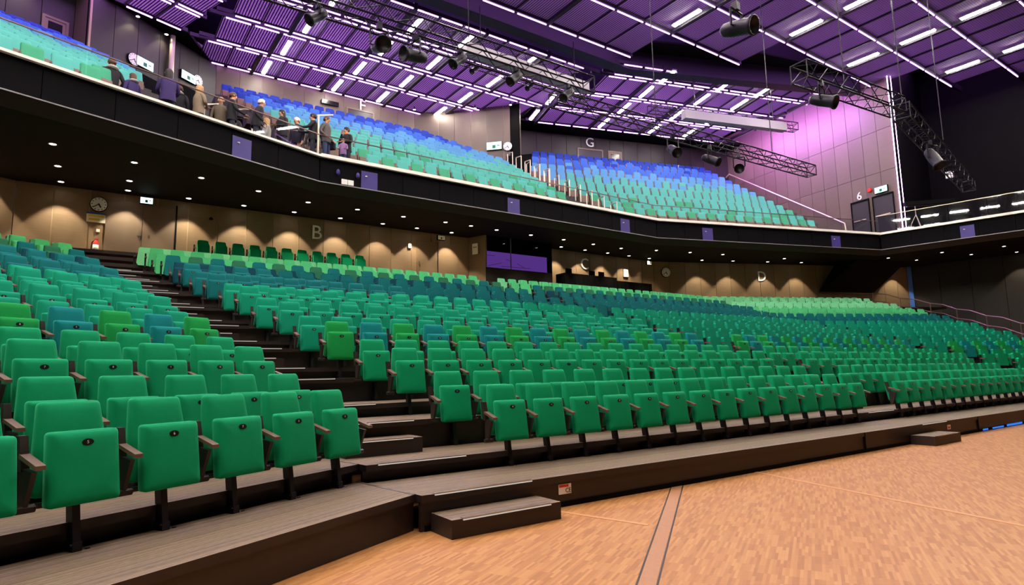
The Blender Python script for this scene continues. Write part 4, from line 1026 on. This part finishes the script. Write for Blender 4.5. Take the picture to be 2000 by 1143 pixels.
exit_sign(wallpt(V2, V3, VP['exit3'], .07), wa2, .95, .48, 'bright exit sign between middle and right balcony')
clock(wallpt(V2, V3, VP['clk3'], .04), wa2, .3, 'round clock right of the exit sign between the balcony blocks')
o = MB().box(-.8, .8, -.02, .01, 9, VP['clk3'][1] - .6).build('door_12', M['dark']); place(o, wallpt(V2, V3, (VP['clk3'][0] + .7, 0), .02), wa2); struct(o, 'dark vomitory door opening between the balcony blocks')
# side wing: tripod, box on the wall, small white box
e = empty('tripod_stand', (22.5, 33.3, BZ)); tag(e, 'pale metal tripod stand on the side wing', 'tripod')
for a_ in (0, 120, 240): MB().tube((0, 0, 1.0), (.5 * math.cos(R(a_ + 20)), .5 * math.sin(R(a_ + 20)), 0), .02, 6).build('leg', M['rail'], e)
MB().tube((0, 0, .9), (0, 0, 1.5), .025, 6).build('pole', M['rail'], e)
e = empty('projector_box', (23.3, 33.2, 10.1), R(-12)); tag(e, 'long black equipment bar held on the tripod beside the violet corner line', 'equipment')
MB().box(-1.3, 1.2, -.15, .15, .06, .28).build('housing', M['dark'], e); MB().box(-1.2, 1.1, -.1, .1, 0, .06).build('mount', M['black_metal'], e); MB().tube((-1.0, 0, 0), (-1.0, 0, -.02), .04, 8).build('clamp', M['black_metal'], e)
o = MB().box(-.2, .2, -.1, .1, -.2, .2).build('wall_box', M['white']); place(o, (27.3, 36.9, 13.0), R(-49)); tag(o, 'small pale box on the black wall beyond the side wing', 'box')
o = MB().lathe([(.12, -.06), (.14, 0), (.12, .06)], 12).build('alarm_bell', M['red']); place(o, F.P(22.1 * KS, cs + .06, sz(11.0))); o.rotation_euler = (math.pi / 2, 0, R(114)); tag(o, 'red round alarm bell between number 6 and the exit sign', 'alarm')

# ================================================================== TRUSSES AND STAGE LAMPS
def truss(A, B, s, lab, name='lighting_truss', seg=.5, mat='truss'):
    A = Vector(A); B = Vector(B); L = (B - A).length; d = (B - A).normalized(); ang = math.atan2(d.y, d.x)
    e = empty(name, A); e.rotation_euler = d.to_track_quat('X', 'Z').to_euler(); tag(e, lab, 'truss')
    h = s / 2; cs_ = [(-h, -h), (h, -h), (h, h), (-h, h)]
    for (y, z) in cs_: MB().tube((0, y, z), (L, y, z), .028, 6).build('chord', M[mat], e)
    m = MB(); n = max(2, int(L / seg)); w_ = L / n
    for i in range(n):
        for j in range(4):
            a, b = cs_[j], cs_[(j + 1) % 4]
            if i % 2: a, b = b, a
            m.tube((i * w_, a[0], a[1]), ((i + 1) * w_, b[0], b[1]), .014, 4)
    for x in (0, L):
        for j in range(4): a, b = cs_[j], cs_[(j + 1) % 4]; m.tube((x, a[0], a[1]), (x, b[0], b[1]), .02, 4)
    o = m.build('lacing', M[mat], e); return e
def cable(p, q, lab):
    o = MB().tube(p, q, .018, 5).build('hoist_cable', M['truss']); tag(o, lab, 'cable', 'hoist cables of the trusses'); return o
T1a, T1b = (-6.0, 11.7, 9.8), (2.44, 17.56, 9.8)
T2a, T2b = (1.4, 18.2, 9.8), (13.17, 25.92, 9.8)
T3 = [(8.42, 16.79, 9.8), (12.9, 19.4, 9.8), (15.5, 21.5, 9.6), (22.0, 28.6, 9.8)]
truss(T1a, T1b, .5, 'long black box truss with lamps over the middle of the hall'); truss(T2a, T2b, .42, 'black box truss ending in front of the veneer side wall')
truss(T3[0], T3[1], .52, 'black box truss in front of the violet side wall'); truss((13.2, 19.7, 9.8), T3[3], .5, 'black box truss section angled towards the side wing')
truss(BM.P(13.5, 23.3, 16.0), BM.P(21.5, 23.3, 16.0), .5, 'black truss running along the pale beam of the middle ceiling'); truss(BR.P(18.0, 29.3, 16.2), BR.P(28.0, 29.0, 16.0), .45, 'black truss running along the pale beam of the right ceiling')
for p, lab in ((T2b, 'thin'), ((10.8, 24.3, 9.8), ''), ((5.2, 20.7, 9.8), ''), ((-1.0, 15.2, 9.8), ''), ((10.4, 18.0, 9.8), ''), ((17.0, 23.1, 9.7), ''), ((13.2, 19.6, 9.8), '')):
    if lab: continue
    cable((p[0], p[1], 10.05), (p[0], p[1], CZ + .1), 'thin dark hoist cable between a truss and the ceiling')
# pale beams
for F_, ua, ub, n, z, lab in ((BM, 13.2, 20.4, 22.1, 15.7, 'pale grey box beam under the middle ceiling'), (BR, 19.6, 26.6, 28.4, 15.6, 'pale grey box beam under the right ceiling')):
    e = empty('box_beam', F_.P(ua, n, z), F_.a); tag(e, lab, 'beam'); MB().box(0, ub - ua, -.2, .2, -.25, .25).build('casing', M['grey'], e)
    for x in (.8, ub - ua - .8): MB().tube((x, 0, .25), (x, 0, CZ - z), .03, 6).build('hanger', M['truss'], e)
def par_can(P, yaw, tilt, s, lab, lit=False, hang=.3):
    e = empty('stage_lamp', P, yaw); e.scale = (s, s, s); tag(e, lab, 'stage lamp')
    b = MB().lathe([(.06, -.28), (.11, -.22), (.13, -.05), (.13, .22), (.16, .26), (.16, .3), (.14, .3), (.13, .22)], 14).build('can', M['truss'], e, True); b.rotation_euler = (R(90 + tilt), 0, 0)
    l = MB().lathe([(.12, .19), (.12, .2)], 14).build('lens', M['beamlamp'] if lit else M['chrome'], e); l.rotation_euler = (R(90 + tilt), 0, 0)
    m = MB(); m.tube((-.17, 0, 0), (-.17, 0, hang), .02, 5); m.tube((.17, 0, 0), (.17, 0, hang), .02, 5); m.tube((-.17, 0, hang), (.17, 0, hang), .02, 5); m.tube((-.17, 0, 0), (.17, 0, 0), .015, 5); m.build('yoke', M['truss'], e)
    MB().box(-.05, .05, -.05, .05, hang, hang + .14).build('clamp', M['truss'], e); return e
u_dir = FM.u
def along(A, B, t, dz):
    A = Vector(A); B = Vector(B); q = A + (B - A) * t; d = (B - A).normalized(); return (q.x + d.y * .24, q.y - d.x * .24, q.z + dz)
for A, B, t, yaw, tilt, s, lab in ((T1a, T1b, .34, .5, 20, 1.25, 'large black stage lamp hanging from the long truss'), (T1a, T1b, .43, -.8, 10, 1.2, 'second large black stage lamp hanging from the long truss'),
        (T2a, T2b, .50, .9, 30, 1.2, 'stage lamp hanging mid way on the truss before the side wall'), (T2a, T2b, .62, -.4, 25, 1.2, 'stage lamp right of the middle of the truss before the side wall'), (T2a, T2b, .36, .2, 35, 1.2, 'stage lamp near the inner end of the truss before the side wall'),
        (T3[0], T3[1], .12, .8, 25, 1.3, 'large stage lamp hanging at the near end of the dark truss'), ((13.2, 19.7, 9.8), T3[3], .25, .3, 60, 1.5, 'shiny moving lamp hanging under the angled dark truss')):
    par_can(along(A, B, t, -.25 - .46 * s), yaw, tilt, s, lab, hang=.32)
par_can((5.55, 13.85, 9.45), .7, 15, 1.5, 'very large stage lamp close under the stage grid'); cable((5.55, 13.85, 10.05), (5.55, 13.85, CZ + .1), 'thin dark hoist cable holding the very large stage lamp')
for A, B, ts in ((T1a, T1b, (.2, .55, .72, .9)), (BM.P(13.5, 23.3, 16.0), BM.P(21.5, 23.3, 16.0), (.1, .5, .8))):
    for t in ts: par_can(along(A, B, t, -.25 - .34 * .9), -.9, 40, .9, 'small lit stage lamp clamped at the %s bay of the %s' % (ORD[int(t * 10)], 'long truss' if A is T1a else 'truss by the pale beam'), True, hang=.2)

# ================================================================== PEOPLE ON THE BALCONY LANDING
HAIR = {'dark': plain('hair_dark', (34, 26, 24), .6), 'brown': plain('hair_brown', (92, 62, 42), .6), 'blond': plain('hair_blond', (196, 152, 96), .55), 'white': plain('hair_white', (222, 214, 204), .6), 'grey': plain('hair_grey', (150, 138, 128), .6), 'bald': plain('hair_thin', (190, 150, 130), .5)}
COATS = {'black': plain('coat_black', (26, 22, 28), .8, noise=.2, scale=20), 'navy': plain('coat_navy', (30, 26, 46), .8), 'purple': plain('coat_violet', (58, 36, 98), .8), 'olive': plain('coat_olive', (104, 88, 70), .8, noise=.2, scale=15), 'tan': plain('coat_tan', (150, 128, 104), .8, noise=.2, scale=15), 'grey': plain('coat_grey', (92, 84, 84), .8, noise=.2, scale=15), 'brown': plain('coat_brown', (78, 56, 46), .8), 'pale': plain('coat_pale', (176, 170, 160), .8), 'stripe': plain('shirt_striped', (150, 110, 160), .8, noise=.4, scale=30)}
TROU = {'dark': plain('trousers_dark', (34, 34, 48), .85), 'jeans': plain('trousers_jeans', (54, 62, 100), .85)}
EYE = plain('eye_dark', (22, 16, 14), .3); LIP = plain('lip', (168, 86, 80), .5); ORANGE = plain('scarf_orange', (214, 118, 60), .8)
def person(P, yaw, H=1.72, coat='black', hair='dark', long_hair=False, trousers='dark', pose='down', sit=False, lean=0, look=0, extra=None, lab='', coat_len=.82):
    s = H / 1.72
    V = []; E_ = []; RD = []; MT = []
    def v(p, r_, mt, par=None):
        V.append(Vector(p)); RD.append(r_); MT.append(mt); i = len(V) - 1
        if par is not None: E_.append((par, i))
        return i
    dz = -.45 if sit else 0
    pel = v((0, 0, .95 + dz), (.15, .11), 1)
    wst = v((0, .01, 1.10 + dz), (.135, .105), 0, pel); ch = v((0, .0 + lean * .1, 1.29 + dz), (.165, .115), 0, wst); ns = v((0, lean * .16, 1.42 + dz), (.10, .085), 0, ch)
    nk = v((0, .01 + lean * .18, 1.50 + dz), (.052, .055), 2, ns); hb = v((0, .03 + lean * .2, 1.565 + dz), (.066, .076), 2, nk); hm = v((0, .03 + lean * .2, 1.635 + dz), (.074, .092), 2, hb); ht = v((0, .015 + lean * .2, 1.695 + dz), (.052, .066), 2, hm)
    nose = v((0, .122 + lean * .2, 1.605 + dz), (.012, .016), 2, hm)
    poses = {'down': ((.245, -.01, 1.13), (.25, .05, .90)), 'fold': ((.25, .03, 1.14), (.03, .22, 1.13)), 'pocket': ((.27, -.05, 1.14), (.20, .12, .98)), 'reach': ((.23, .16, 1.18), (.16, .42, 1.16)), 'chin': ((.22, .12, 1.12), (.06, .17, 1.42)), 'hold': ((.24, .08, 1.12), (.13, .30, 1.06))}
    for sx in (-1, 1):
        el, wr = poses[pose if not (pose == 'chin' and sx < 0) else 'fold']
        sh = v((sx * .175, lean * .12, 1.40 + dz), (.066, .066), 0, ns)
        e = v((sx * el[0], el[1] + lean * .1, el[2] + dz), (.05, .05), 0, sh); w_ = v((sx * wr[0], wr[1] + lean * .1, wr[2] + dz), (.034, .036), 0, e)
        d = (V[w_] - V[e]).normalized(); side = d.cross(Vector((0, 0, 1)));
        side = side.normalized() if side.length > .1 else Vector((1, 0, 0))
        pm_ = v(V[w_] + d * .05, (.036, .018), 2, w_); kn = v(V[w_] + d * .10, (.037, .015), 2, pm_)
        for j, ln in enumerate((.055, .066, .07, .06)):
            b0 = V[kn] + side * (-.026 + .0175 * j); bend = Vector((0, 0, -.4)) if abs(d.z) < .8 else Vector((-sx * .3, .3, 0))
            f1 = v(b0 + d * .02, (.009, .009), 2, kn); v(b0 + d * (.02 + ln * .9) + bend * ln * .5, (.008, .008), 2, f1)
        th = v(V[pm_] + side * .04 * (1 if sx > 0 else -1) + d * .02, (.0105, .0105), 2, pm_); v(V[th] + d * .04 + side * .012 * sx, (.009, .009), 2, th)
        hp = v((sx * .085, 0, .90 + dz), (.09, .095), 1, pel)
        if sit: kn_ = v((sx * .11, .42, .50), (.066, .066), 1, hp); an = v((sx * .11, .40, .10), (.044, .048), 1, kn_)
        else: kn_ = v((sx * .10, .025, .50), (.066, .07), 1, hp); an = v((sx * .105, -.01, .10), (.044, .05), 1, kn_)
        v((sx * .115, V[an].y + .14, .035), (.042, .034), 3, an)
    me = bpy.data.meshes.new('body'); me.from_pydata([p * s for p in V], E_, []); o = bpy.data.objects.new('body', me); COL.objects.link(o)
    md = o.modifiers.new('skin', 'SKIN'); md.use_smooth_shade = True; sv = me.skin_vertices[0].data
    for i, r_ in enumerate(RD): sv[i].radius = (r_[0] * s, r_[1] * s); sv[i].use_root = (i == 0)
    sb = o.modifiers.new('sub', 'SUBSURF'); sb.levels = 1; sb.render_levels = 1
    me2 = bpy.data.meshes.new_from_object(o.evaluated_get(bpy.context.evaluated_depsgraph_get())); bpy.data.objects.remove(o)
    for m_ in (COATS[coat], TROU[trousers], M['skin'], M['dark']): me2.materials.append(m_)
    pts = np.array([list(p * s) for p in V]); cen = np.zeros(len(me2.polygons) * 3); me2.polygons.foreach_get('center', cen); cen = cen.reshape(-1, 3)
    idx = ((cen[:, None, :] - pts[None]) ** 2).sum(2).argmin(1); me2.polygons.foreach_set('material_index', [MT[i] for i in idx]); me2.polygons.foreach_set('use_smooth', [True] * len(me2.polygons)); me2.update()
    e = empty('person', P, yaw); e.scale = (1.14, 1.14, 1.05); tag(e, lab, 'person', None)
    link('body', me2, e)
    # hair cap around the skull, open at the face
    hc = (V[hm] + Vector((0, -.018, .012))) * s; m = MB(); nu, nv = 14, 8; vv = []; ff = []
    for j in range(nv + 1):
        ph = math.pi * j / nv * (.62 if not long_hair else .66)
        for i in range(nu):
            th = 2 * math.pi * i / nu; x = math.sin(ph) * math.cos(th); y = math.sin(ph) * math.sin(th); z = math.cos(ph)
            k = 1.0
            if y > .35 and z < .45: k = .86
            r3 = (.094 * k, .112 * k, .112)
            p = Vector((x * r3[0], y * r3[1], z * r3[2]))
            if long_hair and z < -.2: p.z -= .16 if y < .3 else .02; p.y -= .01
            vv.append(hc + p * s)
    for j in range(nv):
        for i in range(nu): ff.append((j * nu + i, j * nu + (i + 1) % nu, (j + 1) * nu + (i + 1) % nu, (j + 1) * nu + i))
    m.add(vv, ff); h = m.build('hair', HAIR[hair], e, True)
    hd = V[hm]
    em = MB()
    for sx in (-1, 1): em.lathe([(0, -.009), (.009, 0), (0, .009)], 6, tuple((hd + Vector((sx * .031, .083, -.002))) * s))
    em.build('eyes', EYE, e); MB().box(-.022 * s, .022 * s, (hd.y + .088) * s, (hd.y + .098) * s, (hd.z - .068) * s, (hd.z - .058) * s).build('mouth', LIP, e)
    for sx in (-1, 1): MB().lathe([(0, -.03 * s), (.014 * s, -.01 * s), (.018 * s, .015 * s), (0, .03 * s)], 6, tuple((hd + Vector((sx * .082, .0, -.01))) * s)).build('ear', M['skin'], e, True)
    # coat skirt and collar
    if not sit:
        m = MB(); prof = [(.185, .135, coat_len), (.18, .135, .95), (.165, .13, 1.08), (.18, .14, 1.25), (.185, .13, 1.36), (.12, .10, 1.45), (.075, .075, 1.50)]; nn_ = 16
    else:
        m = MB(); prof = [(.19, .16, .46), (.17, .14, .62), (.18, .14, .82), (.18, .13, .92), (.12, .1, 1.0), (.075, .075, 1.05)]; nn_ = 16
    vv = []; ff = []
    for (a, b, z) in prof:
        yo = lean * .12 * max(0, (z - .95) / .4) if not sit else 0
        for i in range(nn_): t = 2 * math.pi * i / nn_; vv.append((a * math.cos(t) * s, (b * math.sin(t) + yo) * s, z * s))
    for j in range(len(prof) - 1):
        for i in range(nn_): ff.append((j * nn_ + i, j * nn_ + (i + 1) % nn_, (j + 1) * nn_ + (i + 1) % nn_, (j + 1) * nn_ + i))
    m.add(vv, ff); m.build('coat', COATS[coat], e, True)
    if extra == 'scarf': MB().lathe([(.085 * s, 0), (.105 * s, .03 * s), (.085 * s, .07 * s)], 12, (0, .01, 1.44 * s)).build('scarf', ORANGE, e, True)
    if extra == 'hood': MB().lathe([(.08 * s, 0), (.14 * s, .03 * s), (.11 * s, .08 * s)], 12, (0, -.04, 1.43 * s)).build('hood', COATS['pale'], e, True)
    if extra == 'bag': MB().box(-.38 * s, -.24 * s, -.12, .14, .72 * s, .98 * s).build('shoulder_bag', COATS['navy'], e)
    return e
z0 = BZ
PPL = [((-11.35, 16.6), 54, 1.78, 'black', 'brown', 0, 'pocket', {}, 'person in a black hooded coat facing away beside the aqua seats', 'hood'),
 ((-10.95, 16.95), 70, 1.52, 'purple', 'brown', 1, 'down', {}, 'person with long fair brown hair low behind the balcony edge', 'hood'),
 ((-10.1, 17.3), 35, 1.80, 'purple', 'dark', 1, 'hold', {}, 'dark-haired person in a long violet coat with raised elbows', None),
 ((-10.2, 18.05), 20, 1.66, 'black', 'brown', 0, 'down', {}, 'brown-haired person in black behind the violet coat', 'hood'),
 ((-9.62, 18.15), -30, 1.70, 'tan', 'blond', 1, 'fold', {}, 'blond person in a tan coat at the balcony rail', None),
 ((-9.3, 18.9), 200, 1.64, 'olive', 'blond', 0, 'down', {}, 'blond person in an olive brown coat beside the tan coat', None),
 ((-9.55, 20.3), 190, 1.78, 'black', 'brown', 0, 'down', {}, 'person in black standing farther back by the exit door', None),
 ((-8.85, 18.72), -60, 1.72, 'black', 'brown', 0, 'hold', {}, 'brown-haired person in a black coat looking along the balcony', None),
 ((-8.3, 19.25), -70, 1.74, 'black', 'white', 0, 'pocket', {}, 'white-haired person in a black jacket leaning forward', None),
 ((-8.45, 20.5), 110, 1.62, 'pale', 'blond', 1, 'down', {}, 'blond person with a ponytail in a pale jacket', None),
 ((-7.74, 20.05), 150, 1.70, 'black', 'dark', 1, 'fold', {}, 'dark-haired person in a padded black jacket with folded hands', None),
 ((-7.5, 20.8), 160, 1.74, 'navy', 'white', 0, 'down', {}, 'white-haired person in navy behind the dark coat', None),
 ((-6.82, 20.5), 110, 1.74, 'black', 'dark', 0, 'reach', {}, 'short dark-haired person in a black coat reaching out', None),
 ((-6.95, 21.0), 190, 1.66, 'grey', 'brown', 0, 'down', {}, 'person in grey half hidden behind the tall pale post', None),
 ((-6.45, 20.75), -100, 1.74, 'grey', 'brown', 0, 'pocket', {}, 'person in a long grey coat with a bag by the tall post', 'bag'),
 ((-5.95, 21.6), 150, 1.68, 'black', 'dark', 0, 'chin', {}, 'person in black with an orange scarf and raised hand before the aqua seats', 'scarf')]
for (x, y), yw, H, c, hr, lh, ps, kw, lab, ex in PPL:
    person((x, y, z0), R(yw), H, c, hr, bool(lh), 'dark' if c != 'grey' else 'jeans', ps, lab=lab, extra=ex, lean=.6 if 'leaning' in lab else 0, **kw)
person((-5.9, 20.98, z0 + .02), R(180), 1.02, 'stripe', 'bald', False, 'jeans', 'hold', lab='small fair child in a striped top at the balcony glass', coat_len=.8)
person((-10.55, 17.45, z0 + .02), R(150), .95, 'pale', 'bald', False, 'jeans', 'hold', lab='tiny bald toddler peeking over the balcony edge below the violet coat', coat_len=.8)
